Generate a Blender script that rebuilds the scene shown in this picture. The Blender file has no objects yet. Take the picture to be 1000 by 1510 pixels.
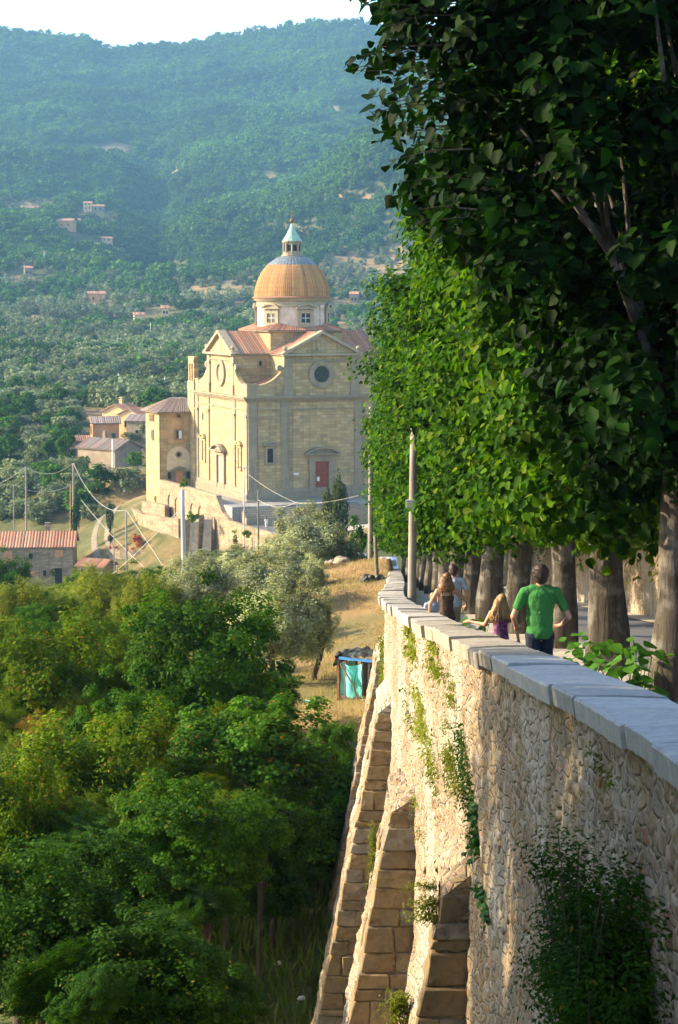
import bpy, bmesh, math, random
import numpy as np
from mathutils import Vector, Matrix, noise

# ------------------------------------------------------------------ camera, sky, sun, exposure
R = math.radians
sc = bpy.context.scene
col = sc.collection
F, CX, CY, HOR = 2900.0, 500.0, 755.0, 435.0          # focal length, centre and horizon of the photograph, in its pixels
TH = math.atan((CY - HOR) / F)
cam_d = bpy.data.cameras.new('camera')
cam = bpy.data.objects.new('camera', cam_d); col.objects.link(cam)
cam_d.sensor_fit = 'VERTICAL'; cam_d.sensor_height = 36.0; cam_d.lens = 36.0 * F / 1510.0
cam_d.clip_start = 0.1; cam_d.clip_end = 30000
cam.location = (0, 0, 0); cam.rotation_euler = (math.pi / 2 - TH, 0, 0)
cam_d.dof.use_dof = True; cam_d.dof.focus_distance = 34.0; cam_d.dof.aperture_fstop = 8.0
sc.camera = cam

SUN_EL = R(25.0)
SUN_AZ = R(-84.0)                                       # from +Y (view direction), negative = left
S = Vector((math.sin(SUN_AZ) * math.cos(SUN_EL), math.cos(SUN_AZ) * math.cos(SUN_EL), math.sin(SUN_EL)))
w = bpy.data.worlds.new('World'); sc.world = w; w.use_nodes = True
nt = w.node_tree; bg = nt.nodes['Background']
sky = nt.nodes.new('ShaderNodeTexSky'); sky.sky_type = 'NISHITA'; sky.sun_disc = False
sky.sun_elevation = SUN_EL; sky.sun_rotation = SUN_AZ
sky.altitude = 300; sky.air_density = 1.0; sky.dust_density = 1.6; sky.ozone_density = 1.0
nt.links.new(sky.outputs[0], bg.inputs[0]); bg.inputs[1].default_value = 0.15
sd = bpy.data.lights.new('sun', 'SUN'); sd.energy = 3.9; sd.angle = R(0.7); sd.color = (1.0, 0.80, 0.52)
so = bpy.data.objects.new('sun', sd); col.objects.link(so)
so.rotation_euler = S.to_track_quat('Z', 'Y').to_euler(); so.location = (-60, 0, 60)
sc.view_settings.view_transform = 'Standard'; sc.view_settings.look = 'None'
sc.view_settings.exposure = 1.75; sc.view_settings.gamma = 1.0; sc.view_settings.use_curve_mapping = False
sc.cycles.max_bounces = 7; sc.cycles.diffuse_bounces = 3; sc.cycles.glossy_bounces = 2
sc.cycles.transmission_bounces = 4; sc.cycles.volume_bounces = 1; sc.cycles.transparent_max_bounces = 4
sc.cycles.use_denoising = True
sc.cycles.use_adaptive_sampling = True; sc.cycles.adaptive_threshold = 0.02

rng = np.random.default_rng(7)
random.seed(7)

# ------------------------------------------------------------------ helpers
CT, ST = math.cos(TH), math.sin(TH)
def P(px, py, d):
    """the world point seen at photo pixel (px, py) at distance d along Y"""
    u = (px - CX) / F; v = (CY - py) / F
    y = CT + v * ST; z = v * CT - ST
    return Vector((u / y * d, d, z / y * d))
def proj(X, Y, Z):
    """photo pixel of a world point (arrays allowed)"""
    f = Y * CT - Z * ST; up = Y * ST + Z * CT
    return CX + F * X / f, CY - F * up / f

def tag(o, label=None, cat=None, group=None, kind=None):
    if label: o['label'] = label
    if cat: o['category'] = cat
    if group: o['group'] = group
    if kind: o['kind'] = kind
    return o
def empty(name, loc=(0, 0, 0), rz=0.0, label=None, cat=None, group=None):
    o = bpy.data.objects.new(name, None); col.objects.link(o)
    o.location = loc; o.rotation_euler = (0, 0, rz); o.empty_display_size = 0.2
    return tag(o, label, cat, group)
def link(name, me, mat=None, parent=None, smooth=False):
    if mat is not None:
        me.materials.clear(); me.materials.append(mat)
    o = bpy.data.objects.new(name, me); col.objects.link(o)
    if parent is not None: o.parent = parent
    if smooth: me.shade_smooth()
    return o
def copy_tree(o, parent=None):
    c = o.copy(); col.objects.link(c); c.parent = parent
    for ch in o.children: copy_tree(ch, c)
    return c

class MB:
    """collects shapes and builds ONE mesh object"""
    def __init__(s): s.v = []; s.f = []
    def add(s, vs, fs):
        b = len(s.v); s.v += [tuple(p) for p in vs]; s.f += [tuple(i + b for i in f) for f in fs]; return s
    def box(s, x0, x1, y0, y1, z0, z1):
        return s.add([(x0,y0,z0),(x1,y0,z0),(x1,y1,z0),(x0,y1,z0),(x0,y0,z1),(x1,y0,z1),(x1,y1,z1),(x0,y1,z1)],
                     [(0,3,2,1),(4,5,6,7),(0,1,5,4),(1,2,6,5),(2,3,7,6),(3,0,4,7)])
    def hexa(s, p):     # 8 corners: bottom ring 0-3 (ccw from above), top ring 4-7
        return s.add(p, [(0,3,2,1),(4,5,6,7),(0,1,5,4),(1,2,6,5),(2,3,7,6),(3,0,4,7)])
    def prism(s, poly, fr, n0, n1):
        """poly: (u,v) outline ccw seen from outside; fr: frame; extruded from n0 to n1 along the frame's normal"""
        k = len(poly)
        vs = [fr(u, v, n0) for u, v in poly] + [fr(u, v, n1) for u, v in poly]
        fs = [tuple(range(k))[::-1], tuple(range(k, 2 * k))] + [(i, (i + 1) % k, k + (i + 1) % k, k + i) for i in range(k)]
        return s.add(vs, fs)
    def tube(s, pts, rad, n=8, caps=True, wob=0.0):
        pts = [Vector(p) for p in pts]; k = len(pts)
        if not hasattr(rad, '__len__'): rad = [rad] * k
        vs = []; ref = None
        for i, p in enumerate(pts):
            t = (pts[min(i + 1, k - 1)] - pts[max(i - 1, 0)]).normalized()
            if ref is None:
                ref = Vector((1, 0, 0)) if abs(t.x) < .8 else Vector((0, 1, 0))
            a = (ref - t * ref.dot(t)).normalized(); b = t.cross(a); ref = a
            for j in range(n):
                an = 2 * math.pi * j / n
                r = rad[i] * (1 + (.05 * math.sin(an * 7 + 3 * math.sin(p.z * .8)) + .035 * math.sin(an * 11 + p.z * .6) if n >= 20 else 0) + wob * noise.noise(Vector((math.cos(an) * 1.3 + p.x, math.sin(an) * 1.3 + p.y, p.z * .7)) * 2.0))
                vs.append(p + a * math.cos(an) * r + b * math.sin(an) * r)
        fs = []
        for i in range(k - 1):
            for j in range(n):
                fs.append((i * n + j, i * n + (j + 1) % n, (i + 1) * n + (j + 1) % n, (i + 1) * n + j))
        if caps:
            fs.append(tuple(range(n))[::-1]); fs.append(tuple(range((k - 1) * n, k * n)))
        return s.add(vs, fs)
    def lathe(s, prof, n=32, cx=0, cy=0, a0=0.0):
        vs = []
        for r, z in prof:
            for j in range(n):
                an = a0 + 2 * math.pi * j / n
                vs.append((cx + r * math.cos(an), cy + r * math.sin(an), z))
        fs = [(i * n + j, i * n + (j + 1) % n, (i + 1) * n + (j + 1) % n, (i + 1) * n + j) for i in range(len(prof) - 1) for j in range(n)]
        return s.add(vs, fs)
    def build(s, name, mat, parent=None, smooth=False):
        me = bpy.data.meshes.new(name); me.from_pydata(s.v, [], s.f); me.update()
        return link(name, me, mat, parent, smooth)

def np_mesh(name, V, Fc):
    """V (N,3) floats, Fc (M,k) ints -> mesh"""
    me = bpy.data.meshes.new(name); M, k = Fc.shape
    me.vertices.add(len(V)); me.vertices.foreach_set('co', np.ascontiguousarray(V, dtype=np.float32).ravel())
    me.loops.add(M * k); me.loops.foreach_set('vertex_index', np.ascontiguousarray(Fc, dtype=np.int32).ravel())
    me.polygons.add(M); me.polygons.foreach_set('loop_start', np.arange(0, M * k, k, dtype=np.int32))
    me.update(calc_edges=True); me.validate()
    return me
def fnoise(X, Y, Z=0.0, o=3):
    """cheap smooth numpy noise, about -1..1"""
    X = np.asarray(X, dtype=float); s = 0; a = 1.0; t = 0
    for k in range(o):
        f = 1.9 ** k
        s = s + a * (np.sin(X * f * 1.0 + 1.7 * np.sin(Y * f * .83 + k * 2.1) + k) * np.cos(Y * f * 1.13 + 1.3 * np.sin(X * f * .71 + 1.1 * k + Z)))
        t += a; a *= .5
    return s / t

# ------------------------------------------------------------------ materials (all procedural)
def mat(name, build, rough=0.85, spec=0.3):
    m = bpy.data.materials.new(name); m.use_nodes = True
    n = m.node_tree; b = n.nodes['Principled BSDF']
    b.inputs['Roughness'].default_value = rough; b.inputs['Specular IOR Level'].default_value = spec
    build(NT(n), b); return m
class NT:
    def __init__(s, n): s.n = n; s._c = {}
    def N(s, t, **k):
        o = s.n.nodes.new(t)
        for a, v in k.items():
            if a.startswith('i_'):
                o.inputs[a[2:].replace('_', ' ')].default_value = v
            else: setattr(o, a, v)
        return o
    def L(s, a, b): s.n.links.new(a, b); return b.node
    def coord(s, kind='Object'):
        if kind not in s._c:
            if kind == 'Pos': s._c[kind] = s.N('ShaderNodeNewGeometry').outputs['Position']
            else: s._c[kind] = s.N('ShaderNodeTexCoord').outputs[kind]
        return s._c[kind]
    def mapped(s, scale=(1, 1, 1), kind='Object', rot=(0, 0, 0)):
        m = s.N('ShaderNodeMapping'); m.inputs['Scale'].default_value = scale; m.inputs['Rotation'].default_value = rot
        s.L(s.coord(kind), m.inputs['Vector']); return m.outputs[0]
    def noise(s, scale=5, detail=4, rough=.55, vec=None, kind='Object', dist=0):
        o = s.N('ShaderNodeTexNoise'); o.inputs['Scale'].default_value = scale; o.inputs['Detail'].default_value = detail
        o.inputs['Roughness'].default_value = rough; o.inputs['Distortion'].default_value = dist
        s.L(vec if vec is not None else s.coord(kind), o.inputs['Vector']); return o.outputs[0]
    def voro(s, scale=5, vec=None, feature='F1', out='Distance', kind='Object', rnd=1.0):
        o = s.N('ShaderNodeTexVoronoi'); o.feature = feature; o.inputs['Scale'].default_value = scale
        o.inputs['Randomness'].default_value = rnd
        s.L(vec if vec is not None else s.coord(kind), o.inputs['Vector']); return o.outputs[out]
    def ramp(s, fac, stops, interp='LINEAR'):
        r = s.N('ShaderNodeValToRGB'); e = r.color_ramp.elements; r.color_ramp.interpolation = interp
        while len(e) < len(stops): e.new(.5)
        for i, (p, c) in enumerate(stops):
            e[i].position = p; e[i].color = (c, c, c, 1) if not hasattr(c, '__len__') else (*c, 1)
        s.L(fac, r.inputs[0]); return r.outputs[0]
    def mix(s, fac, a, b, mode='MIX'):
        m = s.N('ShaderNodeMix'); m.data_type = 'RGBA'; m.blend_type = mode
        for i, x in ((0, fac), (6, a), (7, b)):
            if hasattr(x, 'node'): s.L(x, m.inputs[i])
            else: m.inputs[i].default_value = x if i == 0 else (*x, 1)
        return m.outputs[2]
    def math(s, op, a, b=0.0):
        m = s.N('ShaderNodeMath'); m.operation = op
        for i, x in ((0, a), (1, b)):
            if hasattr(x, 'node'): s.L(x, m.inputs[i])
            else: m.inputs[i].default_value = x
        return m.outputs[0]
    def bump(s, b, h, strength=.5, dist=.05):
        o = s.N('ShaderNodeBump'); o.inputs['Strength'].default_value = strength; o.inputs['Distance'].default_value = dist
        s.L(h, o.inputs['Height']); s.L(o.outputs[0], b.inputs['Normal'])
    def rand(s):
        """random number per loose piece and per object, 0..1"""
        g = s.N('ShaderNodeNewGeometry').outputs['Random Per Island']; o = s.N('ShaderNodeObjectInfo').outputs['Random']
        return s.math('FRACT', s.math('ADD', g, o))

def plain(name, c, rough=.8, spec=.3, var=.25, scale=3.0, metal=0.0):
    def f(t, b):
        k = t.ramp(t.noise(scale, 5, .6), [(.3, 1 - var), (.7, 1 + var)])
        t.L(t.mix(1.0, c, k, 'MULTIPLY'), b.inputs['Base Color']); b.inputs['Metallic'].default_value = metal
    return mat(name, f, rough, spec)

def leafmat(name, cols, trans=0.35, gloss=.3, rough=.45, yellow=None, scale=.6):
    """leaf: diffuse and translucent, every leaf its own shade"""
    m = bpy.data.materials.new(name); m.use_nodes = True; n = m.node_tree; t = NT(n); b = n.nodes['Principled BSDF']
    b.inputs['Roughness'].default_value = min(.75, rough + .15); b.inputs['Specular IOR Level'].default_value = gloss * .3
    r = t.rand()
    c = t.ramp(r, [(i / (len(cols) - 1), k) for i, k in enumerate(cols)])
    k = t.ramp(t.noise(scale, 3, .6, kind='Pos'), [(.32, .5), (.68, 1.45)])  # noise lightens and darkens the leaf colour by clumps, as lit variation
    c = t.mix(1.0, c, k, 'MULTIPLY')
    if yellow:
        c = t.mix(t.ramp(t.math('FRACT', t.math('MULTIPLY', r, 37.3)), [(1 - yellow[1], 0.0), (1 - yellow[1] * .6, 1.0)]), c, yellow[0])
    t.L(c, b.inputs['Base Color'])
    tr = t.N('ShaderNodeBsdfTranslucent'); t.L(t.mix(1.0, c, (1.5, 1.45, .6), 'MULTIPLY'), tr.inputs[0])
    ms = t.N('ShaderNodeMixShader'); ms.inputs[0].default_value = trans
    t.L(b.outputs[0], ms.inputs[1]); t.L(tr.outputs[0], ms.inputs[2])
    t.L(ms.outputs[0], n.nodes['Material Output'].inputs[0])
    return m

M = {}
def ashlar(name, base, dark, ochre, course=.42, length=.95, patch=.5):
    def f(t, b):
        sep = t.N('ShaderNodeSeparateXYZ'); t.L(t.coord('Object'), sep.inputs[0])
        h = t.math('ADD', sep.outputs[0], sep.outputs[1]); cb = t.N('ShaderNodeCombineXYZ')
        t.L(h, cb.inputs[0]); t.L(sep.outputs[2], cb.inputs[1])
        br = t.N('ShaderNodeTexBrick'); t.L(cb.outputs[0], br.inputs['Vector'])
        br.inputs['Scale'].default_value = 1.0; br.inputs['Brick Width'].default_value = length; br.inputs['Row Height'].default_value = course
        br.inputs['Mortar Size'].default_value = .018; br.inputs['Color1'].default_value = (.75, .75, .75, 1); br.inputs['Color2'].default_value = (1.12, 1.12, 1.12, 1)
        br.inputs['Mortar'].default_value = (.62, .62, .6, 1); br.inputs['Bias'].default_value = 0.0
        v = t.mapped((.5, .5, 1.5)); n1 = t.noise(.8, 6, .65, v); n2 = t.noise(2.2, 5, .7, v)
        c = t.mix(t.ramp(n1, [(.38, 0), (.62, 1)]), base, dark)
        c = t.mix(t.ramp(n2, [(.52, 0), (.66, patch)]), c, ochre)
        st = t.noise(1.0, 4, .6, t.mapped((2.2, 2.2, .12)))
        c = t.mix(t.ramp(st, [(.52, 0), (.72, .6)]), c, (dark[0] * .55, dark[1] * .55, dark[2] * .55))
        t.L(t.mix(1.0, c, br.outputs['Color'], 'MULTIPLY'), b.inputs['Base Color'])
        t.bump(b, br.outputs['Fac'], .5, -.03)
    return mat(name, f, .9, .2)
M['stone'] = ashlar('church_sandstone', (.49, .36, .18), (.39, .305, .175), (.49, .30, .09))
M['trim'] = ashlar('church_pietra_serena', (.40, .33, .22), (.32, .275, .195), (.42, .28, .11), 9, 9, .4)
M['plaster'] = plain('drum_plaster', (.60, .47, .37), .9, .2, .22, 1.1)
M['tower_plaster'] = plain('tower_plaster', (.46, .30, .15), .9, .2, .28, .9)
M['rubble_far'] = ashlar('rubble_masonry', (.40, .31, .20), (.25, .20, .135), (.42, .25, .11), .22, .4, .55)
M['house_stone'] = ashlar('house_stone', (.33, .275, .19), (.23, .19, .135), (.36, .25, .13), .2, .45, .3)
M['cream'] = plain('cream_render', (.58, .42, .22), .9, .2, .2, .6)
M['orange'] = plain('orange_render', (.50, .26, .13), .9, .2, .2, .6)
M['brown'] = plain('brown_render', (.27, .21, .15), .9, .2, .25, .6)
def tiles(name, a, b_, c_):
    def f(t, b):
        r = t.rand(); k = t.noise(.7, 5, .65); k2 = t.noise(5, 3, .6)
        c = t.mix(t.ramp(k, [(.38, 0), (.62, 1)]), a, b_)
        c = t.mix(t.ramp(k2, [(.5, 0), (.72, .8)]), c, c_)
        c = t.mix(1.0, c, t.ramp(r, [(0, .7), (1, 1.25)]), 'MULTIPLY')
        t.L(c, b.inputs['Base Color'])
    return mat(name, f, .85, .25)
M['tile'] = tiles('terracotta_tiles', (.42, .16, .075), (.36, .20, .12), (.38, .33, .27))
M['tile_grey'] = tiles('weathered_tiles', (.30, .19, .14), (.27, .22, .18), (.36, .33, .29))
M['dome_tile'] = tiles('dome_tiles', (.44, .235, .085), (.39, .19, .075), (.43, .30, .14))
M['lead'] = plain('lead_sheet', (.17, .20, .21), .5, .5, .35, 2.5, .3)
M['verdigris'] = plain('verdigris_copper', (.28, .44, .34), .7, .3, .25, 2.5)
M['rust'] = plain('rusty_iron', (.20, .09, .045), .8, .3, .3, 8)
M['glass'] = plain('dark_glass', (.035, .045, .045), .12, .6, .4, 1.5)
M['dark'] = plain('dark_opening', (.03, .028, .025), .9, .1, .2, 3)
M['red_door'] = plain('red_door_paint', (.23, .055, .028), .6, .3, .2, 2.5)
M['grey_door'] = plain('grey_door', (.30, .27, .24), .7, .3, .2, 2.5)
M['green_door'] = plain('green_shutter', (.03, .12, .09), .7, .3, .2, 3)
M['white'] = plain('white_paint', (.78, .76, .72), .6, .3, .06, 5)
M['brick'] = plain('infill_brick', (.45, .23, .13), .9, .2, .25, 4)
M['paving'] = ashlar('paving_stone', (.33, .31, .28), (.24, .23, .21), (.34, .29, .22), 9, 1.2, .3)
M['asphalt'] = plain('asphalt', (.115, .12, .13), .85, .3, .18, 1.3)
M['gravel'] = plain('gravel_track', (.42, .37, .29), .95, .2, .25, 1.5)
M['concrete'] = plain('concrete_pole', (.25, .225, .19), .9, .2, .18, 2)
M['steel'] = plain('galvanised_steel', (.42, .43, .42), .5, .5, .1, 3, .3)
M['wood'] = plain('weathered_wood', (.17, .14, .11), .9, .2, .3, 6)
M['cable'] = plain('cable', (.40, .38, .34), .7, .3, .1, 3)
def bark(name, c, c2):
    def f(t, b):
        n1 = t.noise(1.0, 6, .7, t.mapped((9, 9, 1.3))); n2 = t.noise(2.5, 4, .6)
        k = t.mix(t.ramp(n1, [(.35, 0), (.62, 1)]), (c[0] * .4, c[1] * .4, c[2] * .4), c)
        k = t.mix(t.ramp(n2, [(.5, 0), (.68, .85)]), k, c2)
        t.L(k, b.inputs['Base Color']); t.bump(b, n1, .9, .06)
    return mat(name, f, .95, .15)
M['bark'] = bark('lime_tree_bark', (.115, .098, .078), (.25, .235, .205))
M['bark_dark'] = bark('dark_bark', (.11, .085, .06), (.16, .14, .11))
# leaves
M['leaf_lime'] = leafmat('lime_leaves', [(.006, .026, .0015), (.012, .048, .002), (.070, .150, .004), (.016, .060, .002), (.034, .100, .003)], .42, .22, .48, ((.12, .17, .02), .05), .35)
M['leaf_near'] = leafmat('near_leaves', [(.002, .010, .0008), (.004, .018, .001), (.009, .034, .0015)], .24, .2, .45, None, .5)  # lime leaf colour darkened to stand for the shaded near crown
M['leaf_vine'] = leafmat('bright_leaves', [(.05, .15, .015), (.08, .22, .022), (.11, .27, .03)], .4, .35, .4)
M['leaf_oak'] = leafmat('broad_leaves', [(.020, .072, .004), (.036, .105, .005), (.062, .140, .008)], .36, .22, .5, ((.20, .16, .02), .014), .3)
M['leaf_bright'] = leafmat('bright_broad_leaves', [(.032, .100, .006), (.055, .150, .009), (.085, .19, .014)], .38, .25, .5, ((.24, .12, .02), .03), .35)
M['leaf_yellow'] = leafmat('yellow_green_leaves', [(.055, .115, .005), (.090, .165, .007), (.15, .215, .012)], .4, .2, .5, ((.28, .15, .03), .05), .25)
M['leaf_reed'] = leafmat('reed_leaves', [(.12, .165, .014), (.18, .22, .02), (.23, .25, .035)], .4, .2, .5, None, .3)
M['leaf_olive'] = leafmat('olive_leaves', [(.25, .29, .15), (.33, .37, .22), (.41, .44, .30)], .3, .3, .5, None, .3)
M['leaf_olive_dark'] = leafmat('olive_leaves_dark', [(.12, .16, .07), (.17, .21, .10), (.23, .26, .15)], .25, .3, .5, None, .3)
M['leaf_cypress'] = leafmat('cypress_leaves', [(.018, .045, .012), (.03, .065, .016)], .15, .15, .6)
M['leaf_conifer'] = leafmat('conifer_leaves', [(.03, .052, .016), (.05, .07, .02), (.07, .08, .025)], .2, .15, .6)
M['leaf_wood'] = leafmat('woodland_leaves', [(.026, .082, .012), (.055, .135, .017), (.10, .195, .026)], .2, .1, .7, None, .012)
M['leaf_grove'] = leafmat('grove_leaves', [(.12, .16, .075), (.16, .20, .10), (.20, .235, .13)], .2, .1, .7, None, .02)
M['leaf_orange'] = leafmat('orange_brown_leaves', [(.16, .085, .015), (.22, .12, .02), (.14, .12, .02)], .4, .2, .5)
M['leaf_ivy'] = leafmat('ivy_leaves', [(.022, .07, .014), (.035, .10, .02)], .25, .4, .4)
M['leaf_moss'] = leafmat('wall_herb_leaves', [(.10, .14, .015), (.15, .17, .022), (.085, .13, .018)], .35, .15, .6)
M['leaf_dim'] = leafmat('bush_leaves', [(.014, .048, .003), (.024, .072, .004), (.040, .100, .007)], .32, .2, .5, ((.22, .17, .02), .012), .6)  # green darkened in the colour to add shade low on the slope
M['grass_dry'] = leafmat('dry_grass', [(.33, .245, .12), (.40, .31, .17), (.24, .21, .09)], .25, .1, .7)
M['grass_green'] = leafmat('green_grass', [(.05, .10, .015), (.08, .14, .02), (.13, .14, .03)], .3, .15, .6)
M['flower'] = leafmat('red_flowers', [(.45, .05, .04), (.5, .12, .08), (.06, .12, .03)], .2, .2, .6)

# ------------------------------------------------------------------ terrain
_wd = np.array([-12, -6, 0, 4, 8, 10.7, 14.3, 20.8, 25.9, 30.4, 36.3, 43.5, 49, 56, 64, 84, 110, 140])
_wx = np.array([-4.5, -2.6, .35, 1.3, 1.74, 1.84, 1.80, 1.56, 1.36, 1.23, 1.08, .96, 1.08, 1.32, 1.62, 2.2, 2.9, 3.2])
_ds = np.arange(-12, 140.01, .25); _xs = np.interp(_ds, _wd, _wx)
_k = np.hanning(25); _k /= _k.sum(); _xs = np.convolve(np.pad(_xs, 12, mode='edge'), _k, 'valid')
def Xo(d): return np.interp(d, _ds, _xs)                # the outer face of the long wall
def zc(d): return -1.1 - .13 * d                        # top of its coping
def zr(d): return np.where(np.asarray(d) < 200, -2.05 - .13 * np.asarray(d), np.interp(d, [200, 222, 240, 257, 275, 300], [-28.05, -28.25, -28.3, -28.6, -30.0, -32.5]))
ROAD = np.array([(6.9, -12), (6.9, 60), (6.9, 110), (6.7, 150), (5.0, 180), (3.8, 200), (1.6, 212), (-2.6, 226.5), (-8.0, 237), (-12.6, 244.0), (-16.3, 250.0)])
def smooth(a, b, x):
    t = np.clip((np.asarray(x, dtype=float) - a) / (b - a), 0, 1); return t * t * (3 - 2 * t)
def road_dist(X, Y):
    """distance to the road's centre line (grown on the valley side) and the y along it"""
    best = np.full(np.shape(X), 1e9); yy = np.zeros(np.shape(X))
    for (x0, y0), (x1, y1) in zip(ROAD[:-1], ROAD[1:]):
        dx, dy = x1 - x0, y1 - y0
        t = np.clip(((X - x0) * dx + (Y - y0) * dy) / (dx * dx + dy * dy), 0, 1)
        dd = np.hypot(X - x0 - t * dx, Y - y0 - t * dy)
        dd = dd + np.where(((X - x0) * dy - (Y - y0) * dx < 0) & (Y > 195) & (dd > np.where(Y < 238, 1.7, .7)), 20, 0); m = dd < best
        best = np.where(m, dd, best); yy = np.where(m, y0 + t * dy, yy)
    return best, yy
_ctl = [(.5, -5, -16), (.8, 12, -18), (.6, 25, -18.3), (-1, 40, -17.9), (-2, 48, -16.9), (-1, 55, -15.6), (0, 63, -14.5), (0, 72, -14.35), (.5, 85, -14.4),
        (1.0, 100, -14.5), (-3, 72, -14.5), (-3.5, 90, -14.7), (-3, 105, -15), (1, 118, -16.7), (-6, 50, -17.6), (-9, 35, -19), (-7, 68, -16.6), (-12, 70, -19), (-9, 90, -18.2),
        (-16, 110, -23), (-6, 118, -18), (-22, 60, -23), (-20, 160, -31), (-6, 150, -22.5), (-4, 180, -26), (-30, 190, -35), (-50, 230, -40), (3, 150, -21.6), (-40, 120, -32), (-80, 200, -44), (-30, 20, -24),
        (-60, 60, -34), (15, 240, -27.6), (8, 262, -27), (20, 290, -26), (0, 300, -26.5), (-12, 285, -27.5), (30, 320, -25), (0, 340, -26.5), (-20, 310, -28), (60, 260, -20), (70, 350, -18)]
for px, py, d in [(440, 838, 217), (370, 832, 229), (302, 832, 248), (262, 803, 254), (215, 782, 264), (155, 815, 262), (148, 788, 273), (190, 769, 288), (215, 805, 258), (170, 852, 256), (60, 862, 263),
                  (0, 866, 262), (60, 745, 300), (60, 690, 345), (195, 735, 285), (185, 700, 300), (150, 692, 330), (205, 655, 350), (100, 625, 395), (250, 610, 400), (-80, 640, 390), (-100, 860, 270), (330, 560, 420), (440, 540, 430), (560, 540, 430)]:
    p = P(px, py, d); _ctl.append((p.x, p.y, p.z))
_ctl = np.array(_ctl, dtype=float)
def _tps(r2): return np.where(r2 > 1e-9, r2 * np.log(np.maximum(r2, 1e-9)), 0)
_n = len(_ctl); _c = _ctl[:, :2] / 100
_A = np.zeros((_n + 3, _n + 3)); _A[:_n, :_n] = _tps(((_c[:, None] - _c[None]) ** 2).sum(-1)) + np.eye(_n) * .0006
_A[:_n, _n] = 1; _A[:_n, _n + 1:] = _c; _A[_n, :_n] = 1; _A[_n + 1:, :_n] = _c.T
_w = np.linalg.solve(_A, np.concatenate([_ctl[:, 2], [0, 0, 0]]))
def tps(X, Y):
    X = np.asarray(X, float); Y = np.asarray(Y, float); sh = X.shape
    q = np.stack([X.ravel(), Y.ravel()], 1) / 100; out = np.empty(len(q))
    for i in range(0, len(q), 20000):
        s = q[i:i + 20000]
        out[i:i + 20000] = _tps(((s[:, None] - _c[None]) ** 2).sum(-1)) @ _w[:_n] + _w[_n] + s @ _w[_n + 1:]
    return out.reshape(sh)
_rx = np.array([-900, -300, 0, 60, 140, 152, 185, 230, 290, 340, 400, 450, 520, 600, 700, 900, 1500]); _ry = np.array([20, 40, 52, 60, 66, 76, 83, 76, 75, 64, 54, 45, 41, 50, 45, 60, 40])
def far_h(X, Y):
    px = CX + F * X / np.maximum(Y, 1.0)
    ridge = np.interp(px, _rx, _ry)
    bend = 40 * np.sin(px * .006 + .5) * smooth(700, 1500, Y)
    kn = np.array([350, 400, 500, 600, 900, 1300, 1800, 2400])
    y = np.interp(Y, kn, [672, 622, 566, 528, 442, 348, 222, 0])
    t = smooth(1800, 2450, Y); y = np.where(Y > 1800, 222 + (ridge - 222) * np.minimum((Y - 1800) / 650., 1), y)
    z = (HOR - y) / F * Y
    z = np.where(Y > 2450, (HOR - ridge) / F * 2450 - (Y - 2450) * .35, z)
    a = smooth(420, 1400, Y) * (1 - .8 * smooth(2150, 2400, Y))
    z = z + a * (21 * fnoise(X / 95, Y / 130, .3) + 7 * fnoise(X / 35 + 3, Y / 45, 1.3)) + 1.1 * fnoise(X / 22, Y / 30, 2.0) * smooth(380, 500, Y)
    # the gully that runs down between the two slopes and the nearer spur on the right
    gx = (px - 235) / 45.0
    z = z - 22 * np.exp(-gx * gx) * smooth(1000, 1350, Y) * (1 - smooth(1900, 2200, Y))
    for c, yy, wd in ((np.interp(px, [250, 330, 430, 540, 640, 900], [392, 352, 316, 252, 190, 110]), 1330.0, 190.0),):
        crest = (HOR - c) / F * yy; base = (HOR - 340) / F * yy
        z = z + np.maximum(crest - base, 0) * np.exp(-((Y - yy) / wd) ** 2) * smooth(300, 420, px)
    return z
def H(X, Y):
    X = np.asarray(X, float); Y = np.asarray(Y, float)
    n = tps(X, np.minimum(Y, 470)); f = far_h(X, np.maximum(Y, 300))
    k = smooth(370, 460, Y); side = smooth(90, 260, np.abs(X + 10)) * smooth(100, 330, Y)
    z = n * (1 - k) + f * k
    z = np.where(Y < 470, z * (1 - side * (1 - k)) + side * (1 - k) * np.minimum(f, -20), z)
    z = z + .25 * fnoise(X / 5.0, Y / 6.0, .7) * smooth(25, 60, Y)
    rd, ry = road_dist(X, Y)
    inside = np.where(Y < 122, (X > Xo(Y) + .28), True)
    up = zr(Y) - .16
    bank = up + 2.6 * smooth(9.4, 12.0, X) + np.clip(X - 12, 0, 60) * .22
    z = np.where((Y < 122) & inside, bank, z)
    kr = np.where(Y >= 122, 1 - smooth(4.5, 11, rd), 0)
    kr = np.where(Y >= 122, np.maximum(kr, (X > 4) * (1 - smooth(150, 230, Y))), kr)
    z = z * (1 - kr) + kr * np.where(X > 9.4, np.minimum(bank, zr(ry) + 9), zr(ry) - .16)
    return z
def h1(x, y): return float(H(np.array([x]), np.array([y]))[0])
def hit(px, py, d0=60.0, d1=2600.0):
    """where the ray of a photo pixel meets the terrain"""
    ds = np.geomspace(d0, d1, 900); a = P(px, py, 1.0)
    X, Y, Z = a.x * ds, ds, a.z * ds
    i = np.argmax(Z < H(X, Y))
    return Vector((X[i], Y[i], float(H(X[i:i + 1], Y[i:i + 1])[0])))

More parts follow.
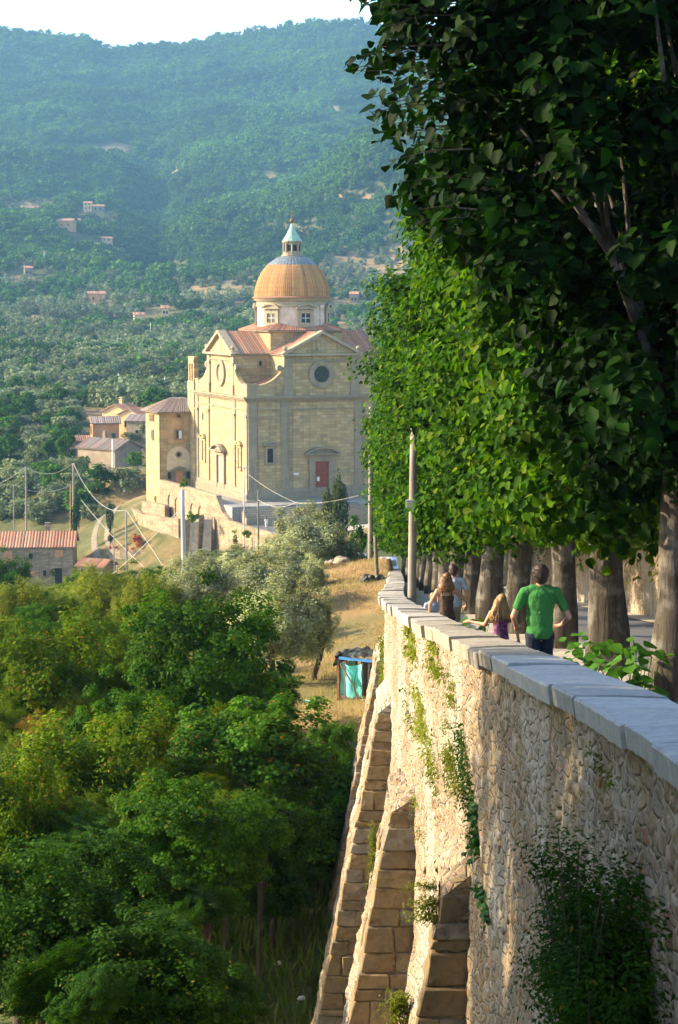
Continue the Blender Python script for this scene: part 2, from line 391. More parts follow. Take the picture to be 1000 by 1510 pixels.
rows = np.concatenate([np.arange(-12, 30, 1.5), np.arange(30, 125, .7), np.arange(125, 210, 2.0), np.arange(210, 262, .7), np.arange(262, 300, 2.0), np.geomspace(302, 2460, 190), [2500, 2560, 2650, 2800, 3000]])
offs = np.concatenate([-np.geomspace(1500, 260, 22), -np.linspace(250, 100, 46), -np.linspace(98, 30, 46), -np.linspace(29, 6.5, 60), -np.linspace(6, .3, 14), [.02, .5, 1.5, 3, 5, 7.1, 7.5, 8.3, 9.5, 11], np.linspace(13, 30, 12), np.linspace(33, 120, 34), np.geomspace(126, 900, 40)])
OO, DD = np.meshgrid(offs, rows); fan = np.clip(DD / 900.0, .0, 1.6)
XX = np.where(DD < 140, Xo(DD), Xo(140.0)) + OO * (1 + .0 * fan); YY = DD
ZZ = H(XX, YY)
nr, ncl = XX.shape
idx = np.arange(nr * ncl).reshape(nr, ncl)
me = np_mesh('terrain', np.stack([XX, YY, ZZ], -1).reshape(-1, 3), np.stack([idx[:-1, :-1], idx[:-1, 1:], idx[1:, 1:], idx[1:, :-1]], -1).reshape(-1, 4))
PXX, PYY = proj(XX, np.maximum(YY, 5), ZZ)
def ell(px, py, cx, cy, rx, ry): return np.clip(1.4 - ((px - cx) / rx) ** 2 - ((py - cy) / ry) ** 2, 0, 1)
FIELDS = [(540, 400, 75, 30), (470, 470, 40, 18), (560, 500, 60, 22), (330, 430, 60, 14), (420, 410, 55, 12), (60, 470, 70, 22), (30, 420, 50, 12), (215, 505, 50, 14), (285, 500, 40, 10),
          (150, 440, 45, 9), (45, 305, 55, 9), (185, 320, 35, 8), (140, 220, 62, 9), (262, 245, 9, 20), (430, 340, 50, 7), (60, 540, 60, 8), (110, 610, 55, 10), (35, 635, 45, 10), (60, 615, 30, 8), (140, 500, 40, 9), (520, 290, 25, 8), (600, 370, 40, 14), (505, 160, 30, 8), (410, 260, 30, 5), (260, 400, 30, 8), (30, 500, 40, 10)]
def field(px, py, Y):
    f = np.zeros(np.shape(px))
    wx = px + 14 * fnoise(px / 13, py / 5) ; wy = py + 4.5 * fnoise(px / 17 + 2, py / 6)
    for c in FIELDS: f = np.maximum(f, ell(wx, wy, *c))
    return np.where(np.asarray(Y) > 380, f, 0) * np.interp(Y, [1300, 1700], [1, .62])
dry = field(PXX, PYY, YY)
dry = np.maximum(dry, ((YY > 63) & (YY < 118) & (XX < Xo(np.minimum(YY, 140)) + .3) & (XX > -7)) * (1 - smooth(-5, -8, -XX * 0 + XX) * 0) * 1.0 * smooth(-9, -5, XX))
dry = np.maximum(dry, .55 * smooth(225, 240, YY) * (1 - smooth(330, 380, YY)) * (.5 + .5 * fnoise(XX / 9, YY / 12)))
dry = np.maximum(dry, .8 * ((YY > 225) & (YY < 250) & (XX > -14) & (XX < 30)))
dry = np.maximum(dry, .95 * ell(PXX, PYY, 185, 718, 45, 32) * ((YY > 275) & (YY < 345)))
dry = np.maximum(dry, .42 * ((YY > 246) & (YY < 296) & (XX < -17) & (XX > -60)))
dry = np.maximum(dry, (.42 + .35 * fnoise(XX / 40, YY / 55, .9)) * smooth(400, 440, YY) * (1 - smooth(850, 1100, YY)))
a = me.attributes.new('dry', 'FLOAT', 'POINT'); a.data.foreach_set('value', dry.ravel().astype(np.float32))
def f(t, b):
    at = t.N('ShaderNodeAttribute'); at.attribute_name = 'dry'
    n1 = t.noise(.35, 6, .65); n2 = t.noise(3.5, 5, .7); n3 = t.noise(.05, 4, .6)
    g = t.mix(t.ramp(n2, [(.35, 0), (.7, 1)]), (.050, .066, .022), (.115, .115, .042))
    d = t.mix(t.ramp(n1, [(.35, 0), (.65, 1)]), (.36, .22, .10), (.27, .175, .08))
    d = t.mix(t.ramp(n2, [(.48, 0), (.66, .75)]), d, (.155, .115, .065))
    d = t.mix(t.ramp(n3, [(.45, 0), (.6, .6)]), d, (.17, .16, .05))
    tr = t.noise(1.0, 3, .6, t.mapped((.012, .075, .12))); d = t.mix(t.ramp(tr, [(.48, 0), (.6, .75)]), d, (.13, .135, .06))
    fac = t.math('ADD', at.outputs['Fac'], t.math('MULTIPLY', t.math('SUBTRACT', n1, .5), .9))
    t.L(t.mix(t.ramp(fac, [(.3, 0), (.6, 1)]), g, d), b.inputs['Base Color'])
    t.bump(b, n2, .6, .12)
M['terrain'] = mat('terrain_ground', f, .97, .1)
terrain = link('terrain', me, M['terrain'], smooth=True); tag(terrain, 'hilly ground falling from the wall into the valley and up to the wooded ridge', kind='structure')

# ------------------------------------------------------------------ road, footpath, track
def ribbon(name, pts, zf, m, n=4, label=None, widths=None, lift=0.0, step=1.2):
    """pts: (x, y, half width); a sheet following zf"""
    pts = np.array(pts, float); seg = np.hypot(*np.diff(pts[:, :2], axis=0).T); s = np.concatenate([[0], np.cumsum(seg)])
    u = np.arange(0, s[-1], step); c = np.stack([np.interp(u, s, pts[:, i]) for i in range(3)], 1)
    for _ in range(6): c[1:-1, :2] = (c[:-2, :2] + 2 * c[1:-1, :2] + c[2:, :2]) / 4
    t = np.gradient(c[:, :2], axis=0); t /= np.linalg.norm(t, axis=1)[:, None]; nn = np.stack([t[:, 1], -t[:, 0]], 1)
    V = []
    for j in range(n + 1):
        o = (j / n * 2 - 1)
        q = c[:, :2] + nn * (o * c[:, 2])[:, None]
        V.append(np.stack([q[:, 0], q[:, 1], zf(q[:, 0], q[:, 1], c[:, 1]) + lift], 1))
    V = np.stack(V, 1); k = len(u); ix = np.arange(k * (n + 1)).reshape(k, n + 1)
    o = link(name, np_mesh(name, V.reshape(-1, 3), np.stack([ix[:-1, :-1], ix[:-1, 1:], ix[1:, 1:], ix[1:, :-1]], -1).reshape(-1, 4)), m, smooth=True)
    return tag(o, label, kind='structure')
ribbon('road', [(x, y, 1.85 if y < 240 else .9) for x, y in ROAD], lambda x, y, yc: zr(yc), M['asphalt'], label='grey asphalt road running downhill beside the trees')
ribbon('footpath', [(float(Xo(d)) * .5 + .31 + 2.45, d, (4.9 - float(Xo(d)) - .62) / 2) for d in range(2, 122, 3)], lambda x, y, yc: zr(yc) + .06 + 0 * x, M['gravel'], label='beaten footpath between the parapet wall and the tree row')
kb = MB()
for d in range(4, 150, 2):
    kb.hexa([(4.92, d, zr(d) - .1), (5.08, d, zr(d) - .1), (5.08, d + 1.98, zr(d + 1.98) - .1), (4.92, d + 1.98, zr(d + 1.98) - .1),
             (4.92, d, zr(d) + .12), (5.08, d, zr(d) + .12), (5.08, d + 1.98, zr(d + 1.98) + .12), (4.92, d + 1.98, zr(d + 1.98) + .12)])
tag(kb.build('kerb', M['paving']), 'grey stone kerb along the road under the trees', kind='structure')
ribbon('verge', [(9.0, d, .35) for d in range(4, 130, 3)], lambda x, y, yc: zr(yc) + .03 + 0 * x, M['gravel'], label='dusty gravel verge at the foot of the roadside wall')
ribbon('path', [(-3.0, 230, 1.0), (-.5, 234.5, 1.2), (2, 238.5, 1.5), (9, 243, 1.7), (18, 247, 1.7)], lambda x, y, yc: np.maximum(H(x, y), -28.2) + .07, M['gravel'], label='pale path leading from the road to the church steps')
q = [P(158, 832, 258), P(152, 812, 264), P(147, 795, 270), P(150, 782, 276), P(166, 773, 283), P(200, 766, 290)]
for s_ in (-1, 1):
    ribbon('track', [(p.x + s_ * .95, p.y - s_ * .3, .38) for p in q], lambda x, y, yc: H(x, y), plain('wheel_track', (.22, .185, .135), .95, .2, .25, 1.5), lift=.05, label='gravel wheel track curving past the farmhouse garden')

# ------------------------------------------------------------------ the haze of the valley
hz = MB().box(-1650, 1100, -80, 3050, -60, 385).build('haze', None)
hm = bpy.data.materials.new('valley_haze'); hm.use_nodes = True; hn = hm.node_tree
for n_ in list(hn.nodes):
    if n_.type == 'BSDF_PRINCIPLED': hn.nodes.remove(n_)
pv = hn.nodes.new('ShaderNodeVolumePrincipled'); pv.inputs['Density'].default_value = .00014; pv.inputs['Color'].default_value = (.30, .62, 1.0, 1)
pv.inputs['Anisotropy'].default_value = .2; pv.inputs['Density Attribute'].default_value = ''
hn.links.new(pv.outputs[0], hn.nodes['Material Output'].inputs['Volume'])
hz.data.materials.append(hm); tag(hz, 'blue summer haze filling the valley', kind='stuff')

# ------------------------------------------------------------------ the long retaining wall with its coping
def rubble(name, joint=False):
    def f(t, b):
        n1 = t.noise(1.3, 6, .65, kind='Pos'); n2 = t.noise(9, 5, .7, kind='Pos'); n0 = t.noise(.45, 3, .6, kind='Pos')
        v = t.mapped((1, 1, 1.7), 'Pos')
        vc = t.voro(5.2, v, 'F1', 'Color'); ve = t.voro(5.2, v, 'DISTANCE_TO_EDGE')
        sx = t.N('ShaderNodeSeparateXYZ'); t.L(vc, sx.inputs[0])
        c = t.ramp(sx.outputs[0], [(0, (.19, .135, .075)), (.35, (.36, .275, .16)), (.6, (.28, .21, .135)), (.85, (.25, .215, .17)), (1, (.34, .17, .09))])
        mort = t.mix(t.ramp(n1, [(.35, 0), (.65, 1)]), (.36, .29, .195), (.44, .385, .30))
        c = t.mix(t.ramp(ve, [(.03, 1), (.10, 0)]), c, mort)
        c = t.mix(t.ramp(n0, [(.47, 0), (.60, .8)]), c, (.46, .42, .345))           # patches of old lime render
        c = t.mix(t.ramp(n2, [(.53, 0), (.68, .8)]), c, (.12, .085, .05))
        st = t.noise(1.0, 5, .65, t.mapped((2.5, 2.5, .22), 'Pos')); c = t.mix(t.ramp(st, [(.55, 0), (.68, .55)]), c, (.17, .125, .075)); c = t.mix(t.ramp(st, [(.30, .5), (.42, 0)]), c, (.52, .48, .41))
        t.L(c, b.inputs['Base Color'])
        h = t.math('ADD', t.math('MULTIPLY', t.ramp(ve, [(0, 0), (.14, 1)]), .6), t.math('MULTIPLY', n2, .8))
        t.bump(b, h, .9, .07)
    return mat(name, f, .95, .15)
M['rubble'] = rubble('rubble_wall')
def f(t, b):
    r = t.rand(); n2 = t.noise(8, 6, .7, kind='Pos'); n1 = t.noise(1.6, 4, .6, kind='Pos')
    c = t.ramp(r, [(0, (.15, .105, .06)), (.22, (.36, .27, .155)), (.42, (.22, .17, .115)), (.62, (.42, .345, .23)), (.8, (.24, .215, .18)), (.93, (.33, .155, .08)), (1, (.45, .41, .345))])
    c = t.mix(t.ramp(n1, [(.44, 0), (.6, .85)]), c, (.40, .35, .275))
    c = t.mix(t.ramp(n2, [(.5, 0), (.68, .75)]), c, (.10, .075, .045))
    st = t.noise(1.0, 5, .65, t.mapped((2.5, 2.5, .22), 'Pos')); c = t.mix(t.ramp(st, [(.55, 0), (.68, .55)]), c, (.17, .125, .075)); c = t.mix(t.ramp(st, [(.30, .5), (.42, 0)]), c, (.52, .48, .41))
    t.L(c, b.inputs['Base Color']); t.bump(b, n2, .8, .03)
M['fieldstone'] = mat('field_stone', f, .95, .15)
def f(t, b):
    r = t.rand(); n2 = t.noise(5, 6, .7, kind='Pos'); n1 = t.noise(1.8, 4, .6, kind='Pos')
    c = t.ramp(r, [(0, (.27, .195, .10)), (.3, (.20, .145, .08)), (.55, (.31, .23, .125)), (.8, (.24, .215, .17)), (1, (.26, .20, .13))])
    c = t.mix(t.ramp(n1, [(.46, 0), (.62, .75)]), c, (.17, .14, .10))
    c = t.mix(t.ramp(n2, [(.5, 0), (.68, .75)]), c, (.09, .065, .04))
    t.L(c, b.inputs['Base Color']); t.bump(b, n2, .7, .03)
M['block'] = mat('dressed_block', f, .93, .15)
def coping_mat(name, a, b_, lich):
    def f(t, b):
        n1 = t.noise(2.0, 6, .7, kind='Pos'); n2 = t.noise(14, 4, .7, kind='Pos'); st = t.noise(1.0, 5, .7, t.mapped((1.2, 14, 3), 'Pos'))
        r = t.rand()
        c = t.mix(t.ramp(n1, [(.35, 0), (.65, 1)]), a, b_); c = t.mix(t.ramp(st, [(.52, 0), (.68, .55)]), c, lich)
        c = t.mix(1.0, c, t.ramp(r, [(0, .82), (1, 1.15)]), 'MULTIPLY')
        c = t.mix(t.ramp(n2, [(.55, 0), (.68, .6)]), c, (.13, .115, .09)); c = t.mix(t.ramp(t.noise(5.5, 3, .5, kind='Pos'), [(.60, 0), (.66, .55)]), c, (.46, .44, .36))
        t.L(c, b.inputs['Base Color']); t.bump(b, n2, .35, .012)
    return mat(name, f, .85, .3)
M['coping'] = coping_mat('pale_coping', (.30, .305, .30), (.37, .365, .35), (.20, .20, .19))
M['coping_old'] = coping_mat('old_coping', (.30, .265, .21), (.25, .215, .165), (.40, .36, .30))
M['coping_far'] = coping_mat('far_coping', (.38, .36, .33), (.30, .275, .23), (.42, .40, .36))

wall = empty('retaining_wall', (float(Xo(30)), 30, float(zc(30)) - 8), 0, 'tall rubble stone retaining wall with grey coping stepping down towards the church', 'wall')
wl = Vector(wall.location)
def wkid(name, me, m, parent=None, smooth=False):
    o = link(name, me, m, parent or wall, smooth)
    if parent is None: o.matrix_parent_inverse = Matrix.Translation(-wl)
    return o
def fn_wall(D, Z): return .035 * fnoise(D * 2.3, Z * 3.1, .2, 4) + .028 * fnoise(D * 7.5, Z * 9.0, 1.1, 3)
def wall_face_x(d, z): return Xo(d) + .07 - .018 * (zc(d) - z) * -1 * -1
dd = np.concatenate([np.arange(-12, 10, .5), np.arange(10, 36, .075), np.arange(36, 70, .25), np.arange(70, 141, 1.0)])
zz = np.concatenate([np.linspace(0, 6, 75), np.linspace(6.15, 19, 60)])
D2, Z2 = np.meshgrid(dd, zz); ZW = zc(D2) - .13 - Z2
ZW = np.maximum(ZW, np.where(D2 > 60, -22, -20)); XW = Xo(D2) + .09 - .012 * Z2 - fn_wall(D2, ZW) * np.where(D2 < 60, 1, .4)
n0, n1_ = XW.shape; ix = np.arange(n0 * n1_).reshape(n0, n1_)
V = np.stack([XW, D2, ZW], -1).reshape(-1, 3)
Fq = np.stack([ix[:-1, :-1], ix[1:, :-1], ix[1:, 1:], ix[:-1, 1:]], -1).reshape(-1, 4)
# the back of the wall (towards the footpath) and its top
Xi = Xo(dd) + .5; B0 = len(V); k = len(dd)
V = np.concatenate([V, np.stack([Xi, dd, zc(dd) - .13], 1), np.stack([Xi, dd, zc(dd) - 2.2], 1)])
b0 = np.arange(k) + B0; b1_ = b0 + k
Fq = np.concatenate([Fq, np.stack([ix[0, :-1], ix[0, 1:], b0[1:], b0[:-1]], -1), np.stack([b0[:-1], b0[1:], b1_[1:], b1_[:-1]], -1)])
wkid('core', np_mesh('core', V, Fq), M['rubble'], smooth=True)

# rubble stones: lumpy hulls set into the face; the largest 300 are objects, the rest one part
def lump(r):
    bm = bmesh.new(); bmesh.ops.create_cube(bm, size=1.6)
    for v in bm.verts: v.co += Vector((r.uniform(-.12, .12), r.uniform(-.34, .34), r.uniform(-.34, .34)))
    bmesh.ops.bevel(bm, geom=bm.edges[:], offset=.22, segments=1, affect='EDGES')
    for v in bm.verts: v.co += Vector((r.uniform(-.06, .06), r.uniform(-.05, .05), r.uniform(-.05, .05)))
    me = bpy.data.meshes.new('stone'); bm.to_mesh(me); bm.free(); me.shade_smooth(); return me
rr = random.Random(3)
lumps = [lump(rr) for _ in range(14)]
for m_ in lumps: m_.materials.append(M['fieldstone'])
LV = [np.array([v.co[:] for v in m_.vertices]) for m_ in lumps]
LF = [[tuple(p.vertices) for p in m_.polygons] for m_ in lumps]
stones = []
d = 10.2
zrow = .16
while zrow < 7.5:
    hgt = rr.uniform(.07, .17); d = 10.3 + rr.random() * .3
    while d < 34:
        ln = rr.choice((rr.uniform(.1, .2), rr.uniform(.16, .34), rr.uniform(.3, .5))) * (1 + .4 * (hgt - .07) / .1)
        if rr.random() < .86:
            z = zc(d) - zrow - hgt * rr.uniform(.3, .7)
            vis = ln * hgt / (d * d) * (1.0 / d)
            stones.append((d + ln / 2, z, ln * rr.uniform(.42, .56), hgt * rr.uniform(.48, .72), rr.randrange(14), vis, rr.uniform(.05, .085)))
        d += ln * rr.uniform(.95, 1.12)
    zrow += hgt * rr.uniform(.95, 1.1)
stones.sort(key=lambda s: -s[5])
bv, bf = [], []; nb = 0
for i, (d, z, a, h_, k, vis, dep) in enumerate(stones):
    x = float(Xo(d)) + .09 - .012 * (float(zc(d)) - z) - float(fn_wall(d, z)) + dep * rr.uniform(.72, 1.1)
    sl = rr.gauss(-.09, .05)
    if i < 300:
        o = wkid('stone', lumps[k], None); o.location = (x, d, z); o.scale = (dep, a, h_); o.rotation_euler = (sl, 0, rr.gauss(0, .08))
    else:
        q = LV[k] * np.array([dep, a, h_]); q = np.stack([q[:, 0], q[:, 1] - q[:, 2] * sl, q[:, 2] + q[:, 1] * sl], 1) + np.array([x, d, z])
        bv.append(q); bf += [tuple(j + nb for j in f_) for f_ in LF[k]]; nb += len(q)
me = bpy.data.meshes.new('small_stones'); me.from_pydata(np.concatenate(bv).tolist(), [], bf); me.update(); me.shade_smooth()
tag(wkid('small_stones', me, M['fieldstone']), kind='stuff')

# coping slabs, each one a stone of its own
d = 1.0; joints = []
while d < 112:
    L = rr.uniform(.8, 1.5) if d < 17 else rr.uniform(.9, 1.7)
    joints.append((d, min(d + L, 112))); d += L
for i, (a, b_) in enumerate(joints):
    n = max(4, int((b_ - a) / .12) + 1); bm = bmesh.new(); rings = []
    old = 19.5 < a < 30; th = .16 if a < 20 else .19
    o0 = rr.uniform(-.03, .02) * (1 if a < 20 else 1.8); dz = rr.uniform(-.012, .012) * (1 if a < 20 else 1.6); tilt = rr.uniform(-.012, .012)
    for j in range(n + 1):
        y = a + .008 + (b_ - a - .016) * j / n; xo = float(Xo(y)); z = float(zc(y)) + dz
        wob = .018 * noise.noise(Vector((y * 2.1, i * 3.3, 0))) * (.5 if a < 20 else 1.6)
        jz = .012 * noise.noise(Vector((y * 3.3, 7, i))) * (.4 if a < 20 else 1.5)
        wob += .012 * noise.noise(Vector((y * 9, i * 1.3, 2))) * (1 if a < 20 else 2.2) - (.04 * max(0, noise.noise(Vector((y * 4.5, i, 9))) - .35)) * -1
        x0 = xo - .045 + o0 + wob; x1 = xo + float(np.interp(y, [10, 20, 26, 40], [.68, .66, .57, .55])) - wob
        rings.append([bm.verts.new(p) for p in ((x0 + .02, y, z - th + jz), (x0, y, z - .016), (x0 + .016, y, z + tilt + jz), (xo + .3, y, z + .008 + jz), (x1 - .016, y, z - tilt + jz), (x1, y, z - .016), (x1 - .02, y, z - th))])
    for r0, r1 in zip(rings[:-1], rings[1:]):
        for q in range(7): bm.faces.new((r0[q], r0[(q + 1) % 7], r1[(q + 1) % 7], r1[q]))
    bm.faces.new(rings[0][::-1]); bm.faces.new(rings[-1])
    bmesh.ops.recalc_face_normals(bm, faces=bm.faces[:])
    me = bpy.data.meshes.new('coping_slab'); bm.to_mesh(me); bm.free()
    wkid('coping_slab', me, M['coping'] if a < 19.5 else (M['coping_old'] if old else M['coping_far']))

# the four buttresses: sloping outer face, courses of dressed blocks, each block a part
def rough_block(r, x0, x1, y0, y1, z0, z1, slope, me_name='block'):
    """a block whose outer side (low x) follows the batter; slope = dx per dz"""
    g = .008; e = min(.035, (z1 - z0) * .16)
    def X(z, x): return x
    c = []
    for z in (z0 + g, z1 - g):
        sh = slope * (z - z0)
        for (x, y) in ((x0 + sh, y0), (x1, y0), (x1, y1), (x0 + sh, y1)):
            c.append(Vector((x + r.uniform(-.03, .03), y + r.uniform(-.03, .03), z + r.uniform(-.014, .014))))
    bm = bmesh.new(); vs = [bm.verts.new(p) for p in c]
    for f_ in ((0, 3, 2, 1), (4, 5, 6, 7), (0, 1, 5, 4), (1, 2, 6, 5), (2, 3, 7, 6), (3, 0, 4, 7)): bm.faces.new([vs[i] for i in f_])
    bmesh.ops.bevel(bm, geom=bm.edges[:], offset=e * .55, segments=1, affect='EDGES')
    bmesh.ops.subdivide_edges(bm, edges=[q for q in bm.edges if q.calc_length() > .12], cuts=2, use_grid_fill=True)
    bm.normal_update(); sd_ = Vector((r.uniform(0, 50), r.uniform(0, 50), 0))
    for v in bm.verts: v.co += v.normal * (.022 * noise.noise(v.co * 4 + sd_) + .016 * noise.noise(v.co * 13 + sd_))
    me = bpy.data.meshes.new(me_name); bm.to_mesh(me); bm.free(); me.materials.append(M['block']); return me
SL = .19
for bi, (d0, thick, top, lab) in enumerate([(22.6, 2.3, -7.05, 'battered stone buttress with broken rubble top and mossy tuft, beside the big wall bush'),
                                     (31.6, 2.2, -8.45, 'battered stone buttress with a whitewashed cap and large brown blocks'),
                                     (40.0, 2.4, -8.6, 'narrow looking battered buttress with moss along its lit edge, third along the wall'),
                                     (50.0, 2.5, -9.4, 'grey edged battered buttress standing out farthest, against the dark bushes')]):
    xw = float(Xo(d0 + 1)); bt = empty('buttress', (xw, d0, -18), 0, lab, 'buttress', 'buttresses of the retaining wall')
    bt_inv = Matrix.Translation(-Vector(bt.location))
    z0 = -6.1 - .13 * (d0 - 22.6) * .75 + .25; r = random.Random(40 + bi); zt = top
    # a solid core a little inside the blocks
    cz = [-19.0, zt - .05]
    xf = lambda z: xw - SL * (z0 - z)
    cb = MB().hexa([(xf(cz[0]) + .05, d0 + .05, cz[0]), (xw + .4, d0 + .05, cz[0]), (xw + .4, d0 + thick - .1, cz[0]), (xf(cz[0]) + .1, d0 + thick - .1, cz[0]),
                    (xf(cz[1]) + .05, d0 + .05, cz[1]), (xw + .4, d0 + .05, cz[1]), (xw + .4, d0 + thick - .1, cz[1]), (xf(cz[1]) + .1, d0 + thick - .1, cz[1])]).build('core', M['rubble'], bt)
    cb.matrix_parent_inverse = bt_inv
    z = zt
    while z > -15.5 - .06 * d0:
        hgt = r.choice((r.uniform(.14, .24), r.uniform(.22, .36), r.uniform(.3, .46))); x_out = xf(z - hgt); y = d0
        # the side that faces up the road: blocks from the outer edge to the wall
        x = x_out
        first = True
        while x < xw - .02:
            wdt = r.uniform(.3, .62)
            if x + wdt > xw - .15: wdt = xw + .12 - x
            dpt = r.uniform(.4, .6)
            o = link('block', rough_block(r, x, x + wdt - .012, d0 - r.uniform(-.02, .025), d0 + dpt, z - hgt, z, SL if first else 0), None, bt); o.matrix_parent_inverse = bt_inv
            if first: yy = d0 + dpt + .01
            x += wdt; first = False
        # the lit outer face
        while yy < d0 + thick - .05 and r.random() < (.35 if bi else .0):
            ln = r.uniform(.3, .7); ln = min(ln, d0 + thick - yy)
            o = link('block', rough_block(r, x_out - r.uniform(-.015, .02), x_out + .4, yy, yy + ln - .012, z - hgt, z, SL), None, bt); o.matrix_parent_inverse = bt_inv
            yy += ln
        z -= hgt
    # the rough lit outer face
    fy, fz = np.meshgrid(np.linspace(.3, thick, 26), np.linspace(0, 1, 90)); fzz = zt - .1 + (-18.5 - zt) * fz
    fx = xw - SL * (z0 - fzz) + .03 - .05 * fnoise((fy + d0) * 3, fzz * 3.3, bi) - .035 * fnoise((fy + d0) * 8, fzz * 9, bi + .5); fx[:, 0] += .12
    ii = np.arange(fx.size).reshape(fx.shape)
    o = link('outer_face', np_mesh('outer_face', np.stack([fx, fy + d0, fzz], -1).reshape(-1, 3), np.stack([ii[:-1, :-1], ii[1:, :-1], ii[1:, 1:], ii[:-1, 1:]], -1).reshape(-1, 4)), M['rubble'], bt, True); o.matrix_parent_inverse = bt_inv
    # the weathered sloping cap of rubble and mortar
    nx, ny = 14, 16; cv = []; cf = []
    for j in range(ny + 1):
        for i in range(nx + 1):
            u = i / nx; v = j / ny; y = d0 + thick * v
            x = xf(zt) * (1 - u) + (xw + .15) * u
            zb = zt + .02 + u * .42 + .10 * noise.noise(Vector((x * 4, y * 3, bi))) + .05 * noise.noise(Vector((x * 11, y * 9, bi)))
            if u == 0 or v == 0: zb = zt - .02 + (u * .3 if v == 0 else 0)
            cv.append((x, y, zb))
    for j in range(ny):
        for i in range(nx):
            a = j * (nx + 1) + i; cf.append((a, a + 1, a + nx + 2, a + nx + 1))
    base = len(cv)   # skirt on the near side
    for i in range(nx + 1): cv.append((cv[i][0], cv[i][1] + .02, zt - .3))
    for i in range(nx): cf.append((i, base + i, base + i + 1, i + 1))
    o = MB().add(cv, cf).build('cap', M['rubble'], bt); o.matrix_parent_inverse = bt_inv

# ------------------------------------------------------------------ frames and architectural pieces
def frame(o, u, n):
    """face frame: u to the right along the wall, z up, n outward"""
    o, u, n = Vector(o), Vector(u).normalized(), Vector(n).normalized()
    return lambda a, b, c: o + u * a + Vector((0, 0, 1)) * b + n * c
def fbox(mb, fr, u0, u1, v0, v1, n0, n1): return mb.prism([(u0, v0), (u1, v0), (u1, v1), (u0, v1)], fr, n0, n1)
def arc(cx, cy, r, a0, a1, n): return [(cx + r * math.cos(R(a0 + (a1 - a0) * i / n)), cy + r * math.sin(R(a0 + (a1 - a0) * i / n))) for i in range(n + 1)]
def ring(mb, fr, cu, cv, r0, r1, n0, n1, n=36):
    vs = []; 
    for (r, k) in ((r0, n0), (r0, n1), (r1, n1), (r1, n0)):
        for j in range(n):
            an = 2 * math.pi * j / n; vs.append(fr(cu + r * math.cos(an), cv + r * math.sin(an), k))
    fs = []
    for q in range(4):
        for j in range(n):
            fs.append((q * n + j, q * n + (j + 1) % n, ((q + 1) % 4) * n + (j + 1) % n, ((q + 1) % 4) * n + j))
    return mb.add(vs, fs)
def tiled(mb, a, b, c, d, n, amp=.07, rows=1):
    """corrugated tile roof: eave a-b, ridge d-c; n tile columns; every column of tiles is a strip of its own"""
    a, b, c, d = map(Vector, (a, b, c, d)); nrm = (b - a).cross(d - a).normalized()
    if nrm.z < 0: nrm = -nrm
    prof = [(0, 0), (.18, .8), (.4, 1), (.62, .8), (.8, 0), (1.0, -.12)]
    for i in range(n):
        base = []
        for (s, k) in prof:
            t = (i + s) / n
            base.append((a.lerp(b, t) + nrm * amp * k, d.lerp(c, t) + nrm * amp * k))
        vs = []
        for q in range(rows + 1):
            for lo, hi in base: vs.append(lo.lerp(hi, q / rows) + nrm * (amp * .35 * (1 if q == 0 else 0)))
        m = len(prof)
        mb.add(vs, [(q * m + j, q * m + j + 1, (q + 1) * m + j + 1, (q + 1) * m + j) for q in range(rows) for j in range(m - 1)])
    return mb
def slab(mb, a, b, c, d, th=.12):
    """the roof's underside and edge, below the tiles"""
    a, b, c, d = map(Vector, (a, b, c, d)); nrm = (b - a).cross(d - a).normalized()
    if nrm.z < 0: nrm = -nrm
    t0 = nrm * -.03; t1 = nrm * -th
    return mb.hexa([a + t1, b + t1, c + t1, d + t1, a + t0, b + t0, c + t0, d + t0]) if (a - d).length > 0 else mb

def roof_part(name, parent, quads, m, spacing=.34, under=None):
    mb = MB(); us = MB()
    for q in quads:
        n = max(3, int((Vector(q[1]) - Vector(q[0])).length / spacing)); tiled(mb, *q, n, .07)
        slab(us, *q)
    o = mb.build(name, m, parent)
    us.build('eaves', under or M['trim'], o); return o

def hood(mb, fr, cu, v, w, kind, depth=.45, hgt=None):
    """a small pediment over an opening: 'seg' or 'tri'"""
    h = hgt or w * .2
    fbox(mb, fr, cu - w / 2, cu + w / 2, v, v + .14, 0, depth)
    if kind == 'seg':
        r = (w * w / 4 + h * h) / (2 * h); a = math.degrees(math.asin(w / 2 / r))
        out = [(cu + r * math.sin(R(t)), v + .14 + h - r + r * math.cos(R(t))) for t in np.linspace(a, -a, 13)]
        inn = [(cu + (r - .2) * math.sin(R(t)), v + .14 + h - r + (r - .2) * math.cos(R(t))) for t in np.linspace(-a, a, 13)]
        inn = [(p[0], max(p[1], v + .141)) for p in inn]
        mb.prism(out + inn, fr, 0, depth)
        mb.prism(out, fr, 0, depth * .5)
    else:
        mb.prism([(cu - w / 2, v + .14), (cu + w / 2, v + .14), (cu, v + .14 + h)], fr, 0, depth * .5)
        mb.prism([(cu - w / 2, v + .14), (cu - w / 2 + .25, v + .14), (cu, v + h - .03), (cu + w / 2 - .25, v + .14), (cu + w / 2, v + .14), (cu, v + .14 + h)], fr, 0, depth)

